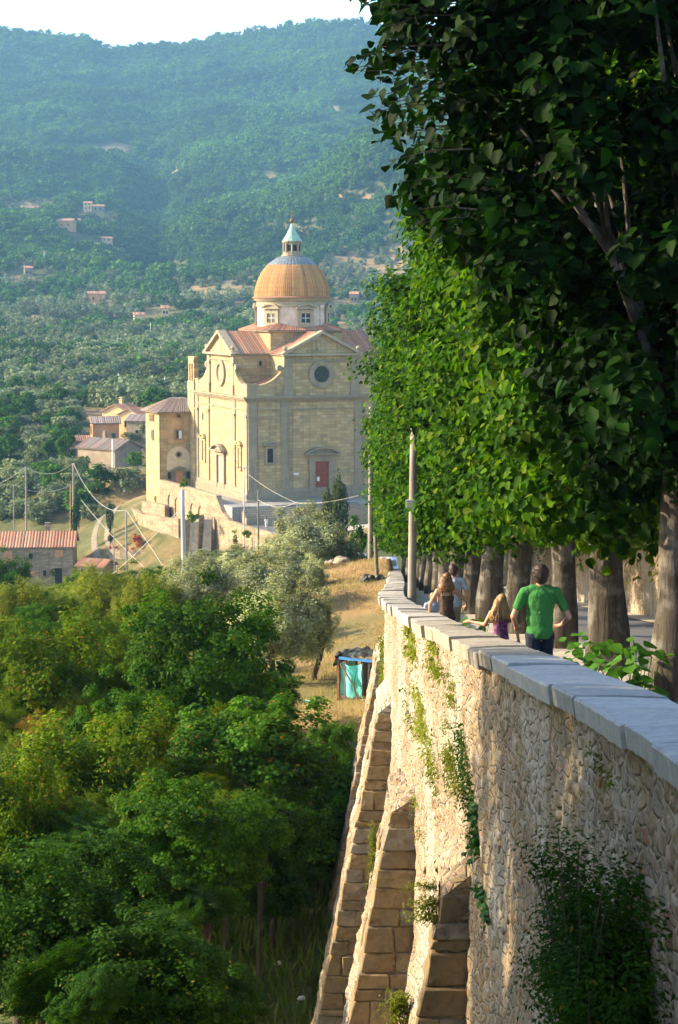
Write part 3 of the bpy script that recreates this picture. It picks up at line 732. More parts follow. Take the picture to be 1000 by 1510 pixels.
def window(parent, fr, cu, v0, v1, w, pane, trim, fw=.3, kind=None, name='window', bars=True, sill=True):
    """opening with a proud surround, a deep set pane, glazing bars, sill and hood"""
    f_ = MB(); 
    fbox(f_, fr, cu - w / 2 - fw, cu - w / 2, v0, v1, 0, .16); fbox(f_, fr, cu + w / 2, cu + w / 2 + fw, v0, v1, 0, .16)
    fbox(f_, fr, cu - w / 2 - fw, cu + w / 2 + fw, v1, v1 + fw, 0, .165)
    if sill: fbox(f_, fr, cu - w / 2 - fw - .06, cu + w / 2 + fw + .06, v0 - fw * .7, v0, 0, .22)
    if kind: hood(f_, fr, cu, v1 + fw + .1, w + 2 * fw + .7, kind)
    o = f_.build(name, trim, parent)
    fbox(MB(), fr, cu - w / 2, cu + w / 2, v0, v1, .0, .03).build('pane', pane, o)
    if bars:
        b_ = MB(); fbox(b_, fr, cu - .03, cu + .03, v0, v1, .03, .07); fbox(b_, fr, cu - w / 2, cu + w / 2, (v0 + v1) / 2 - .03, (v0 + v1) / 2 + .03, .03, .069)
        b_.build('glazing_bar', M['white'], o)
    return o

# ------------------------------------------------------------------ the domed church
CH = Vector((-11.6, 250.0, -25.9)); CA = R(23.0)
church = empty('church', CH, CA, 'domed Renaissance stone church with tiled orange dome and red door', 'church')
W = 20.3; A0, A1 = 5.05, 15.25          # square plan; the arms of the cross above it
ZC, ZE, ZR_, ZB = 13.0, 18.35, 21.05, 21.25  # lower cornice, upper eave, ridge, crossing eave
FRt = frame((0, 0, 0), (1, 0, 0), (0, -1, 0))                      # front, facing the road
LFT = frame((0, W, 0), (0, -1, 0), (-1, 0, 0))                     # sunlit side: u runs from the back to the front corner
MB().box(0, W, 0, W, -2.5, ZC).build('lower_wall', M['stone'], church)
up = MB(); up.box(A0, A1, .05, W - .05, ZC, ZE); up.box(.05, A0, A0, A1, ZC, ZE); up.box(A1, W - .05, A0, A1, ZC, ZE)
up.build('upper_wall', M['stone'], church)
MB().box(A0, A1, A0, A1, ZE, ZB).build('crossing_wall', M['stone'], church)
# plinth, pilasters, cornices
pl = MB()
for fr in (FRt, LFT):
    fbox(pl, fr, -.35, W + .35, -2.5, .55, 0, .35); fbox(pl, fr, -.25, W + .25, .55, 1.15, 0, .22)
pl.build('plinth', M['trim'], church)
for fr, us in ((FRt, (0.0, A0 - .55, A1 - .5, W - 1.15)), (LFT, (0.0, W - A1 - .5, W - A0 - .55, W - 1.15))):
    for u in us:
        p_ = MB(); fbox(p_, fr, u, u + 1.1, 1.15, ZC - 2.6, 0, .16); fbox(p_, fr, u - .1, u + 1.2, ZC - 2.6, ZC - 2.35, 0, .3); fbox(p_, fr, u - .05, u + 1.15, ZC - 2.95, ZC - 2.85, 0, .22)
        fbox(p_, fr, u - .02, u + 1.12, ZC - 2.35, ZC - .6, 0, .14)
        p_.build('pilaster', M['trim'], church)
def cornice(name, fr, u0, u1, v, parent=church):
    c_ = MB(); fbox(c_, fr, u0, u1, v - 1.75, v - 1.6, 0, .2); fbox(c_, fr, u0, u1, v - .62, v - .4, 0, .25)
    fbox(c_, fr, u0 - .25, u1 + .25, v - .4, v - .18, 0, .5); fbox(c_, fr, u0 - .45, u1 + .45, v - .18, v + .02, 0, .72)
    return c_.build(name, M['trim'], parent)
cornice('cornice', FRt, 0, W, ZC); cornice('cornice', LFT, 0, W, ZC)
# upper storey gables with round windows, pilasters, pediments and scrolls
for fr, glazed in ((FRt, True), (LFT, False)):
    c = W / 2
    g = MB(); g.prism([(A0, ZE), (A1, ZE), (c, ZR_)], fr, -.6, -.02); g.build('gable', M['stone'], church)
    t_ = MB(); fbox(t_, fr, A0 - .45, A1 + .45, ZE - .2, ZE + .05, -.05, .6); fbox(t_, fr, A0 - .1, A1 + .1, ZE - .95, ZE - .8, -.05, .14)
    t_.prism([(A0 - .65, ZE + .05), (A0 + .1, ZE + .05), (c, ZR_ - .1), (A1 - .1, ZE + .05), (A1 + .65, ZE + .05), (c, ZR_ + .32)], fr, -.65, .5)
    t_.build('pediment', M['trim'], church)
    for u in (A0 - .1, A1 - .95):
        p_ = MB(); fbox(p_, fr, u, u + 1.05, ZC, ZE - .2, -.05, .12); fbox(p_, fr, u - .1, u + 1.15, ZC + .02, ZC + 1.3, -.05, .26); fbox(p_, fr, u - .08, u + 1.13, ZE - 1.45, ZE - 1.2, -.05, .24)
        p_.build('pilaster', M['trim'], church)
    for s_ in (-1, 1):       # finials on the pediment corners
        MB().lathe([(.0, ZE), (.3, ZE), (.3, ZE + .35), (.16, ZE + .45), (.34, ZE + .75), (.2, ZE + 1.0), (0, ZE + 1.05)], 10, *fr(c + s_ * (A1 - A0) / 2 * 1.0, 0, .15)[:2]).build('finial', M['trim'], church)
    oz = ZC + 2.75
    o = ring(MB(), fr, c, oz, 1.15, 1.75, -.02, .22).build('round_window', M['trim'], church)
    ring(MB(), fr, c, oz, 1.05, 1.2, -.02, .12).build('inner_moulding', M['trim'], o)
    MB().prism(arc(c, oz, 1.12, 0, 350, 35), fr, -.05, .02).build('pane', M['glass'] if glazed else M['trim'], o)
    if glazed:
        o = ring(MB(), fr, c, ZE + 1.05, .52, .78, -.02, .12, 24).build('medallion', M['trim'], church)
        MB().prism(arc(c, ZE + 1.05, .5, 0, 345, 23), fr, -.05, .04).build('disc', M['stone'], o)
    else:
        fbox(MB(), fr, c - .2, c + .2, ZE + .4, ZE + 1.3, -.05, .02).build('slit', M['brick'], church)
    for s_ in (-1, 1):       # the scrolls from the corner up to the upper storey
        e = A0 - .12; pts = []
        for i in range(13):
            a_ = i / 12; x = .6 + (e - .6) * a_; y = ZC + 1.45 + 2.1 * a_ ** 2.6
            pts.append((x, y))
        poly = [(.05, ZC), (e, ZC), (e, ZC + 3.75)] + [(e - .35, ZC + 3.75), (e - .55, ZC + 3.45)] + pts[::-1][1:] + [(.6, ZC + 1.45), (.05, ZC + 1.45)]
        if s_ > 0: poly = [(W - x, y) for x, y in poly][::-1]
        MB().prism(poly, fr, -.55, .05).build('scroll', M['stone'], church)
        q = 4.35 if s_ < 0 else W - 4.35
        MB().prism(arc(q, ZC + 3.65, .38, 0, 330, 11), fr, -.6, .12).build('volute', M['trim'], church)
        u = .6 if s_ < 0 else W - .6
        pd = MB(); fbox(pd, fr, u - .58, u + .58, ZC + .02, ZC + 1.5, -.6, .1); fbox(pd, fr, u - .66, u + .66, ZC + 1.5, ZC + 1.66, -.66, .16)
        pd.build('pedestal', M['trim'], church)
# roofs
c = W / 2; ov = .35
roof_part('front_roof', church, [((A0 - ov, -.3, ZE - .06), (A0 - ov, A0, ZE - .06), (c, A0, ZR_ + .1), (c, -.3, ZR_ + .1)), ((A1 + ov, A0, ZE - .06), (A1 + ov, -.3, ZE - .06), (c, -.3, ZR_ + .1), (c, A0, ZR_ + .1))], M['tile'])
roof_part('side_roof', church, [((A0, A0 - ov, ZE - .06), (-.3, A0 - ov, ZE - .06), (-.3, c, ZR_ + .1), (A0, c, ZR_ + .1)), ((-.3, A1 + ov, ZE - .06), (A0, A1 + ov, ZE - .06), (A0, c, ZR_ + .1), (-.3, c, ZR_ + .1))], M['tile'])
roof_part('far_side_roof', church, [((W + .3, A0 - ov, ZE - .06), (A1, A0 - ov, ZE - .06), (A1, c, ZR_ + .1), (W + .3, c, ZR_ + .1)), ((A1, A1 + ov, ZE - .06), (W + .3, A1 + ov, ZE - .06), (W + .3, c, ZR_ + .1), (A1, c, ZR_ + .1))], M['tile'])
roof_part('back_roof', church, [((A0 - ov, A1, ZE - .06), (A0 - ov, W + .3, ZE - .06), (c, W + .3, ZR_ + .1), (c, A1, ZR_ + .1)), ((A1 + ov, W + .3, ZE - .06), (A1 + ov, A1, ZE - .06), (c, A1, ZR_ + .1), (c, W + .3, ZR_ + .1))], M['tile'])
for (x0, x1, y0, y1, hx) in ((.5, A0, .5, A0, 1), (A1, W - .5, .5, A0, -1), (.5, A0, A1, W - .5, 1)):
    lo, hi = ZC + .55, ZC + 2.3
    ex, rx = (x0, x1) if hx > 0 else (x1, x0)
    roof_part('chapel_roof', church, [((ex, y0, lo), (ex, y1, lo), (rx, y1, hi), (rx, y0, hi))], M['tile'])
# crossing roof, drum, dome, lantern
cc = (c, c); e = (A1 - A0) / 2 + .55; zb = ZB + .02; zt = ZB + .95
sq = [(-e, -e), (e, -e), (e, e), (-e, e)]; r8 = 4.6
qd = []
for i in range(4):
    a_, b_ = sq[i], sq[(i + 1) % 4]
    qd.append(((c + a_[0], c + a_[1], zb), (c + b_[0], c + b_[1], zb), (c + b_[0] * .62, c + b_[1] * .62, zt), (c + a_[0] * .62, c + a_[1] * .62, zt)))
roof_part('crossing_roof', church, qd, M['tile'])
DR = 4.72; d0, d1 = ZB + .3, 25.35
MB().lathe([(DR, d0), (DR, d1 - .9)], 48, c, c).build('drum', M['plaster'], church, True)
k = MB().lathe([(DR, d1 - 1.0), (DR + .12, d1 - .98), (DR + .12, d1 - .75), (DR + .02, d1 - .72), (DR + .05, d1 - .25), (DR + .3, d1 - .2), (DR + .42, d1), (DR + .45, d1 + .14), (DR - .2, d1 + .2)], 64, c, c).build('drum_cornice', M['trim'], church)
for an in (-90 + 0, -90 - 57, 150, 90, 30, -33):
    t = R(an); nrm = Vector((math.cos(t), math.sin(t), 0)); fr = frame((c + nrm.x * (DR + .0), c + nrm.y * (DR + .0), d0), (-nrm.y, nrm.x, 0), nrm)
    o = window(church, fr, 0, .75, 1.95, 1.25, M['glass'], M['trim'], .5, 'seg', 'drum_window')
    for s_ in (-1, 1): pass
for an in (-90 + 32, -90 - 29, -90 - 86, -90 + 61 + 32):
    t = R(an); nrm = Vector((math.cos(t), math.sin(t), 0)); fr = frame((c + nrm.x * DR, c + nrm.y * DR, d0), (-nrm.y, nrm.x, 0), nrm)
    if an > -90 + 31 and an < 0: fbox(fbox(MB(), fr, -.3, .3, 0, 3.0, -.1, .1), fr, -.42, .42, 2.6, 3.05, -.1, .22).build('drum_pilaster', M['plaster'], church)
# dome tiles: ribs of tiles from the rim to the lead cap
ND = 116; prof = []
RB, HD = 4.98, 5.75
for i in range(25):
    a_ = i / 24 * R(74); prof.append((RB * math.cos(a_), d1 + .16 + HD * 1.0 * math.sin(a_)))
def dome(i0, i1, n, amp, mt, name):
    mb = MB(); sub = 5; ph = [(0, -.02), (.2, .75), (.4, 1), (.6, .75), (.8, -.02)]
    for j in range(n):
        vs = []
        for i in range(i0, i1 + 1):
            r, z = prof[i]; nx, nz = math.cos(i / 24 * R(74)), math.sin(i / 24 * R(74)); am = amp * max(.25, r / RB)
            stp = .02 * ((i % 2) * 2 - 1)
            for (s_, k_) in ph + [(1.0, -.02)]:
                an = 2 * math.pi * (j + s_) / n; rr_ = r + nx * am * k_ + nx * stp
                vs.append((c + rr_ * math.cos(an), c + rr_ * math.sin(an), z + nz * am * k_))
        m = 6; mb.add(vs, [(q * m + w_, q * m + w_ + 1, (q + 1) * m + w_ + 1, (q + 1) * m + w_) for q in range(i1 - i0) for w_ in range(m - 1)])
    return mb.build(name, mt, church)
dome(0, 16, ND, .055, M['dome_tile'], 'dome_tiles')
dome(16, 24, 42, .05, M['lead'], 'dome_cap')
MB().lathe([(RB + .35, d1 + .12), (RB + .38, d1 + .25), (RB - .05, d1 + .42)], 84, c, c).build('dome_rim', M['tile'], church)
zl = prof[24][1]; rl = 1.12
ln_ = MB().lathe([(rl + .3, zl - .25), (rl + .32, zl + .15), (rl + .12, zl + .2), (rl + .12, zl + .45)], 16, c, c).build('lantern_base', M['trim'], church)
lant = MB().lathe([(rl - .1, zl + .1), (rl - .1, zl + 1.9)], 8, c, c, R(22.5)).build('lantern', M['plaster'], church)
for j in range(8):
    an = R(45 * j + 22.5); MB().tube([(c + rl * math.cos(an), c + rl * math.sin(an), zl + .4), (c + rl * math.cos(an), c + rl * math.sin(an), zl + 1.75)], .14, 6).build('colonnette', M['trim'], lant)
    an = R(45 * j); nrm = Vector((math.cos(an), math.sin(an), 0)); fr = frame((c + nrm.x * (rl - .2), c + nrm.y * (rl - .2), zl), (-nrm.y, nrm.x, 0), nrm)
    fbox(MB(), fr, -.22, .22, .65, 1.5, .05, .14).build('lantern_window', M['dark'], lant)
MB().lathe([(rl, zl + 1.72), (rl + .22, zl + 1.78), (rl + .25, zl + 1.95), (rl, zl + 2.0)], 16, c, c).build('lantern_cornice', M['trim'], lant)
MB().lathe([(rl + .2, zl + 1.97), (rl * .72, zl + 2.75), (rl * .35, zl + 3.6), (.12, zl + 4.25), (.05, zl + 4.4)], 16, c, c).build('spire', M['verdigris'], church)
bl = MB().lathe([(.02, zl + 4.3), (.2, zl + 4.38), (.3, zl + 4.6), (.3, zl + 4.7), (.2, zl + 4.9), (.02, zl + 4.98)], 12, c, c).build('ball', M['rust'], church, True)
k = MB(); k.box(c - .035, c + .035, c - .035, c + .035, zl + 4.95, zl + 6.0); k.box(c - .28, c + .28, c - .03, c + .03, zl + 5.5, zl + 5.57); k.build('cross', M['rust'], bl)
# openings of the front
fr = FRt
k = MB(); fbox(k, fr, c - 1.8, c - .95, .9, 4.5, 0, .3); fbox(k, fr, c + .95, c + 1.8, .9, 4.5, 0, .3); fbox(k, fr, c - 1.8, c + 1.8, 4.5, 5.35, 0, .32); hood(k, fr, c, 5.4, 4.9, 'seg', .9, .85)
dr = k.build('doorway', M['trim'], church)
for s_ in (-1, 1):
    lf = fbox(MB(), fr, c + (.01 if s_ > 0 else -.94), c + (.94 if s_ > 0 else -.01), .9, 4.5, 0, .1 if s_ < 0 else .05).build('door_leaf', M['red_door'], dr)
fbox(MB(), fr, c - .7, c - .35, 1.95, 2.5, .1, .13).build('notice', M['white'], dr)
fbox(MB(), fr, c - 3.9, c - 3.2, 2.85, 3.1, .0, .05).build('plaque', M['white'], church)
for cu, pm in ((3.0, M['dark']), (W - 3.0, M['dark'])):
    window(church, fr, cu, 4.55, 6.35, .8, pm, M['trim'], .32, 'seg', bars=False)
fr = LFT
k = MB(); fbox(k, fr, c - 1.75, c - 1.1, .3, 4.85, 0, .3); fbox(k, fr, c + 1.1, c + 1.75, .3, 4.85, 0, .3); fbox(k, fr, c - 1.75, c + 1.75, 4.85, 5.4, 0, .32); hood(k, fr, c, 5.45, 4.6, 'seg', .9, .8)
dr = k.build('doorway', M['trim'], church)
fbox(MB(), fr, c - 1.1, c + 1.1, .3, 4.85, 0, .06).build('door_leaf', M['grey_door'], dr)
for cu in (3.2, W - 3.0): window(church, fr, cu, 3.6, 6.3, .9, M['trim'], M['stone'], .3, 'seg', 'niche', bars=False)
fbox(MB(), fr, 2.6, 3.0, ZC - 3.9, ZC - 3.0, -.05, .04).build('slit', M['dark'], church)
frs = frame((0, A0, 0), (1, 0, 0), (0, -1, 0)); window(church, frame((1.0, A0, 0), (1, 0, 0), (0, -1, 0)), 2.6, ZE - 1.6, ZE - 1.0, .35, M['dark'], M['trim'], .15, None, bars=False)
# rain pipes down the front
for u in (1.25, A0 + 1.0, A1 + .75):
    MB().tube([FRt(u, 1.2, .2), FRt(u, ZC - .6, .2)], .05, 6).build('rain_pipe', M['brown'], church)
# the bell gable at the back corner
bg_ = MB(); f2 = frame((-.05, W + 2.6, 0), (0, -1, 0), (-1, 0, 0))
bg_.box(-.3, .9, W, W + 2.7, -2.5, 14.2)
for (u0, u1, v0, v1) in ((0, .42, 14.2, 17.2), (1.0, 1.3, 14.2, 17.2), (2.0, 2.4, 14.2, 17.2), (0, 2.4, 16.6, 17.3), (-.1, 2.5, 17.3, 17.55)): fbox(bg_, f2, u0, u1, v0, v1, -.5 - .002 * u0, .15 + .003 * u1)
bg = bg_.build('bell_gable', M['stone'], church)
MB().lathe([(.3, 15.5), (.26, 15.7), (.17, 15.95), (.02, 16.1)], 10, .1, W + 1.9).build('bell', M['rust'], bg)

# ------------------------------------------------------------------ tower house beside the church
TW = empty('tower_house', church.matrix_basis @ Vector((0, 0, 0)) if False else CH, CA, 'narrow ochre tower house with hipped tile roof joined to the church side', 'house')
x0, x1, y0, y1, ze = -4.6, .1, 22.2, 28.6, 9.9
MB().box(x0, x1, y0, y1, -5.2, ze).build('wall', M['stone'], TW)
fr = frame((x0, y0, 0), (1, 0, 0), (0, -1, 0)); fl = frame((x0, y1, 0), (0, -1, 0), (-1, 0, 0))
k = MB(); k.prism([(1.3, 5.7), (4.66, 5.7), (4.66, ze - .03), (.7, ze - .03), (.7, 9.2), (.95, 9.2), (.95, 8.6), (.75, 8.6), (.75, 8.0), (1.1, 8.0), (1.1, 7.4), (.85, 7.4), (.85, 6.7), (1.15, 6.7), (1.15, 6.2), (.95, 6.2), (.95, 5.95), (1.3, 5.95)], fr, 0, .03)
k.build('plaster_panel', M['tower_plaster'], TW)
lun = arc(2.65, 3.5, 1.7, 0, 180, 20) + [(.95, 2.0), (4.35, 2.0)]
MB().prism(lun, fr, 0, .035).build('lunette', plain('pale_lunette', (.62, .50, .33), .9, .2, .12, 2), TW)
o = ring(MB(), fr, 2.65, 4.1, .28, .48, 0, .14, 20).build('oculus', M['trim'], TW); MB().prism(arc(2.65, 4.1, .29, 0, 340, 17), fr, 0, .06).build('pane', M['dark'], o)
k = MB(); fbox(k, fr, 1.95, 2.2, -.4, 1.85, 0, .2); fbox(k, fr, 3.2, 3.45, -.4, 1.85, 0, .2); hood(k, fr, 2.7, 1.85, 2.2, 'seg', .45, .5)
dr = k.build('doorway', M['trim'], TW); fbox(MB(), fr, 2.2, 3.2, -.4, 1.85, 0, .08).build('door_leaf', M['orange'], dr)
for cu in (1.3, 4.0): window(TW, fr, cu, .75, 1.7, .55, M['dark'], M['trim'], .15, None, bars=False)
o = window(TW, fr, 2.7, 6.3, 7.4, .8, M['dark'], M['trim'], .22, None, bars=False)
fbox(MB(), fr, 2.7, 3.1, 6.3, 7.4, .03, .09).build('shutter', M['white'], o)
window(TW, fr, 2.7, 9.15, 9.65, .5, M['dark'], M['tower_plaster'], .1, None, bars=False)
window(TW, fl, 3.3, 6.1, 7.3, .5, M['brown'], M['trim'], .15, None, bars=False)
for cu in (2.4, 3.6): window(TW, fl, cu, 8.6, 9.5, .5, M['brick'], M['stone'], .1, None, bars=False)
window(TW, fl, 4.2, -2.4, -1.8, .4, M['dark'], M['stone'], .1, None, bars=False)
MB().tube([(x0 - .06, y0 - .06, -5.0), (x0 - .06, y0 - .06, ze - .3), (x0 + .2, y0 - .2, ze - .05)], .055, 6).build('rain_pipe', M['rust'], TW)
o_ = .65; zr0 = ze + .05; hx = (x1 + .1); rz = ze + 1.75
roof_part('roof', TW, [((x0 - o_, y0 - o_, zr0), (x1 + .2, y0 - o_, zr0), (x1 + .2, y0 + 2.5, rz), (x0 + 2.6, y0 + 2.7, rz)),
                       ((x0 - o_, y1 + o_, zr0), (x0 - o_, y0 - o_, zr0), (x0 + 2.6, y0 + 2.7, rz), (x0 + 2.6, y1 - 2.6, rz)),
                       ((x1 + .2, y1 + o_, zr0), (x0 - o_, y1 + o_, zr0), (x0 + 2.6, y1 - 2.6, rz), (x1 + .2, y1 - 2.4, rz)),
                       ((x0 + 2.6, y0 + 2.7, rz), (x1 + .2, y0 + 2.5, rz), (x1 + .2, y1 - 2.4, rz + .02), (x0 + 2.6, y1 - 2.6, rz + .02))], M['tile_grey'])

# ------------------------------------------------------------------ church terrace: platform with steps, arcade wall
TE = empty('church_terrace', CH, CA, 'stone platform with steps and an arcaded parapet wall below the church', 'terrace')
MB().box(-4.2, W + 12, -5.6, 22.1, -5.5, -.35).build('platform', M['paving'], TE)
for i in range(5):
    MB().box(-3.1 + .0 * i, W + 12 + .01 * i, -5.6 - .42 * (i + 1), -5.6 - .42 * i - .002, -4.5, -.62 - .24 * i).build('step', M['trim'], TE)
for i in range(3): MB().box(-.9 + .3 * i, W + 1.2 - .3 * i, -1.3 + .4 * i, -.36, -.36 - .0 * i, -.2 + .12 * i).build('step', M['trim'], TE)
ya, yb, xo_ = -6.0, 22.15, -4.75
fa = frame((xo_, yb, 0), (0, -1, 0), (-1, 0, 0)); Lw = yb - ya      # u from the tower towards the road
def arch(cu, v0, v1, w): return [(cu + w / 2, v0)] + arc(cu, v1 - w / 2, w / 2, 0, 180, 10) + [(cu - w / 2, v0)]
arches = [(4.4, -4.9, -.9, 1.6), (7.3, -3.6, -1.1, 1.3), (10.6, -3.0, -.95, 1.5), (13.9, -3.0, -1.2, 1.7), (17.2, -3.3, -1.2, 1.9)]
bm = bmesh.new()
# solid wall with real arched recesses: outline strips between the arches
def cell(u0, u1, vb, vt, hole=None):
    k = MB()
    if hole is None: fbox(k, fa, u0, u1, vb, vt, -.6, .0)
    else:
        cu, v0, v1, w_ = hole; top = arc(cu, v1 - w_ / 2, w_ / 2, 180, 0, 10)
        fbox(k, fa, u0, cu - w_ / 2, vb, vt, -.6, 0); fbox(k, fa, cu + w_ / 2, u1, vb, vt, -.6, .0)
        k.prism([(cu - w_ / 2 - .0, vt)] + top + [(cu + w_ / 2, vt)], fa, -.598, -.002); fbox(k, fa, cu - w_ / 2, cu + w_ / 2, vb, v0, -.6, -.002)
    return k
us = [0, 5.9, 9.0, 12.25, 15.5, 18.8, Lw - 4.6]; aw = MB()
def top_v(u): return .75
for i, h_ in enumerate(arches + [None]):
    k = cell(us[i], us[i + 1] - .002, -5.8, .55, h_); aw.add(k.v, k.f)
aw.prism([(Lw - 4.6, -5.8), (Lw, -5.8), (Lw, -1.9), (Lw - 2.6, -1.2), (Lw - 4.6, .55)], fa, -.6, 0)
aw.build('arcade_wall', M['rubble_far'], TE)
fbox(MB(), fa, -.02, Lw - 4.6, .55, .75, -.68, .08).build('wall_cap', M['trim'], TE)
for i, (cu, v0, v1, w_) in enumerate(arches):
    MB().prism([(p[0], p[1]) for p in arch(cu, v0, v1, w_)], fa, -.6, -.16).build('arch_infill', M['brick'] if i else M['brown'], TE)
MB().prism([(4.0, -4.9), (4.9, -4.9), (4.9, -2.6), (4.0, -2.6)], fa, -.155, -.12).build('gate', M['rust'], TE)
pts = [fa(u, v, .12) for u, v in ((0, -1.9), (10, -2.0), (Lw - 3, -2.3), (Lw, -2.6))]
MB().tube([P(345, 735, 243), P(368, 752, 241)], .03, 5).build('handrail', M['rust'], TE).matrix_parent_inverse = TE.matrix_basis.inverted()
bpy.context.view_layer.update()

# retaining wall below the road, with two buttresses
def poly_wall(name, pts, bottoms, th, m, label, cat='wall', parent=None):
    k = MB()
    for (a, b), (za, zb_) in zip(zip(pts[:-1], pts[1:]), zip(bottoms[:-1], bottoms[1:])):
        a, b = Vector(a), Vector(b); n = Vector((-(b - a).y, (b - a).x, 0)).normalized() * th
        k.hexa([(a.x - n.x * 1.15, a.y - n.y * 1.15, za), (b.x - n.x * 1.15, b.y - n.y * 1.15, zb_), (b.x + n.x, b.y + n.y, zb_), (a.x + n.x, a.y + n.y, za), a - n, b - n, b + n, a + n])
    o = empty(name, (pts[0][0], pts[0][1], bottoms[0]), 0, label, cat)
    c_ = k.build('body', m, o); c_.matrix_parent_inverse = Matrix.Translation(-Vector(o.location)); return o
pw = [P(505, 815, 213), P(440, 796, 226), P(372, 777, 237), P(335, 766, 243.5), P(302, 757, 250.5), P(268, 768, 249)]
rw = poly_wall('road_wall', pw, [-34, -34, -35, -36, -37, -37], .25, M['rubble_far'], 'long rubble wall holding up the road below the church', 'wall')
for (px, py, dd_) in ((286, 770, 247), (306, 766, 246)):
    b_ = P(px, py, dd_); k = MB().hexa([(b_.x - 1.0, b_.y - 1.8, -37), (b_.x + .3, b_.y - 1.8, -37), (b_.x + .6, b_.y + .8, -37), (b_.x - .6, b_.y + .8, -37), (b_.x - .4, b_.y, b_.z), (b_.x + .55, b_.y, b_.z), (b_.x + .6, b_.y + .8, b_.z + .3), (b_.x - .4, b_.y + .8, b_.z + .3)])
    o = k.build('wall_buttress', plain('pale_render', (.34, .28, .20), .9, .2, .4, 1.5), rw); o.matrix_parent_inverse = Matrix.Translation(-Vector(rw.location))
g_ = poly_wall('garden_wall', [P(266, 765, 256), P(240, 762, 260), P(208, 757, 268), P(196, 748, 278)], [-35, -35, -35, -35], .3, M['rubble_far'], 'low stone garden wall below the tower house')
poly_wall('flowerbed_wall', [P(158, 805, 262), P(180, 812, 259), P(215, 812, 257), P(245, 806, 256)], [-39, -39, -38, -37], .2, M['house_stone'], 'curved low wall of the farmhouse flowerbed')
poly_wall('field_wall', [P(246, 745, 263), P(212, 738, 272)], [-35, -35], .3, M['rubble_far'], 'pale low wall at the foot of the tower house')

# ------------------------------------------------------------------ foliage
def leaf_arrays(pos, nrm, size, r, shape='narrow', width=None, fold=.12, droop=.3):
    n = len(pos); nrm = nrm / np.maximum(np.linalg.norm(nrm, axis=1), 1e-6)[:, None]
    t = r.normal(size=(n, 3)); t[:, 2] -= droop; t -= nrm * (t * nrm).sum(1)[:, None]; t /= np.maximum(np.linalg.norm(t, axis=1), 1e-6)[:, None]
    b = np.cross(nrm, t)
    if shape == 'broad':
        out = [(0, 0, 0), (.22, -.42, 1), (.62, -.38, 1), (1, 0, -.3), (.62, .38, 1), (.22, .42, 1)]; faces = [(0, 1, 2, 3), (0, 3, 4, 5)]
    elif shape == 'heart':
        out = [(0, 0, 0), (.05, -.26, .7), (.30, -.43, 1), (.66, -.27, .8), (1.02, 0, -.6), (.66, .27, .8), (.30, .43, 1), (.05, .26, .7)]; faces = [(0, 1, 2, 3, 4), (0, 4, 5, 6, 7)]
    else:
        wd = width or .18
        out = [(0, 0, 0), (.45, -wd, 1), (1, 0, -.2), (.45, wd, 1)]; faces = [(0, 1, 2, 3)]
    k = len(out); V = np.empty((n, k, 3))
    for i, (a, c_, f_) in enumerate(out):
        V[:, i] = pos + t * (a * size)[:, None] + b * (c_ * size)[:, None] + nrm * (f_ * fold * size)[:, None]
    Fc = (np.arange(n)[:, None, None] * k + np.array(faces)[None]).reshape(-1, len(faces[0]))
    return V.reshape(-1, 3), Fc
def crown_pts(r, n, clumps, radii, p=2.0, shell=.55, cs=.16, flat=.75, lo=-1.0, noise_amp=.16):
    """leaf positions: clumps spread through the outer part of a lumpy rounded body; returns positions and normals"""
    radii = np.array(radii, float); q = []
    while len(q) < clumps:
        v = r.normal(size=3); v /= (np.abs(v) ** p).sum() ** (1 / p)
        rad = (shell + (1 - shell) * r.random() ** .6)
        rad *= 1 + noise_amp * noise.noise(Vector(v * 2.1) + Vector((radii[0] * 3.1, 0, n * .001))) * 2
        v = v * rad
        if v[2] > lo: q.append(v)
    q = np.array(q) * radii
    ci = r.integers(0, clumps, n); sg = cs * radii.mean() * (.6 + .8 * r.random(clumps))
    off = r.normal(size=(n, 3)); off /= np.linalg.norm(off, axis=1)[:, None]; off *= (r.random(n) ** .45)[:, None] * 1.5
    off[:, 2] *= flat
    pos = q[ci] + off * sg[ci][:, None]
    nr = off * .7 + np.array([0, 0, .9]) + q[ci] / radii * .5 + r.normal(size=(n, 3)) * .55
    return pos, nr
def crown_mesh(name, m, seed, n, clumps, radii, size, shape='narrow', p=2.0, shell=.5, cs=.16, flat=.75, lo=-1.0, width=None, droop=.3, noise_amp=.16, zmin=None):
    r = np.random.default_rng(seed); pos, nr = crown_pts(r, n, clumps, radii, p, shell, cs, flat, lo, noise_amp)
    if zmin is not None: kp = pos[:, 2] > zmin + .5 * fnoise(pos[:, 0] * 1.7, pos[:, 1] * 1.7); pos, nr = pos[kp], nr[kp]; n = len(pos)
    s = size * (.65 + .7 * r.random(n)); V, Fc = leaf_arrays(pos, nr, s, r, shape, width, droop=droop)
    me = np_mesh(name, V, Fc); me.materials.append(m); return me
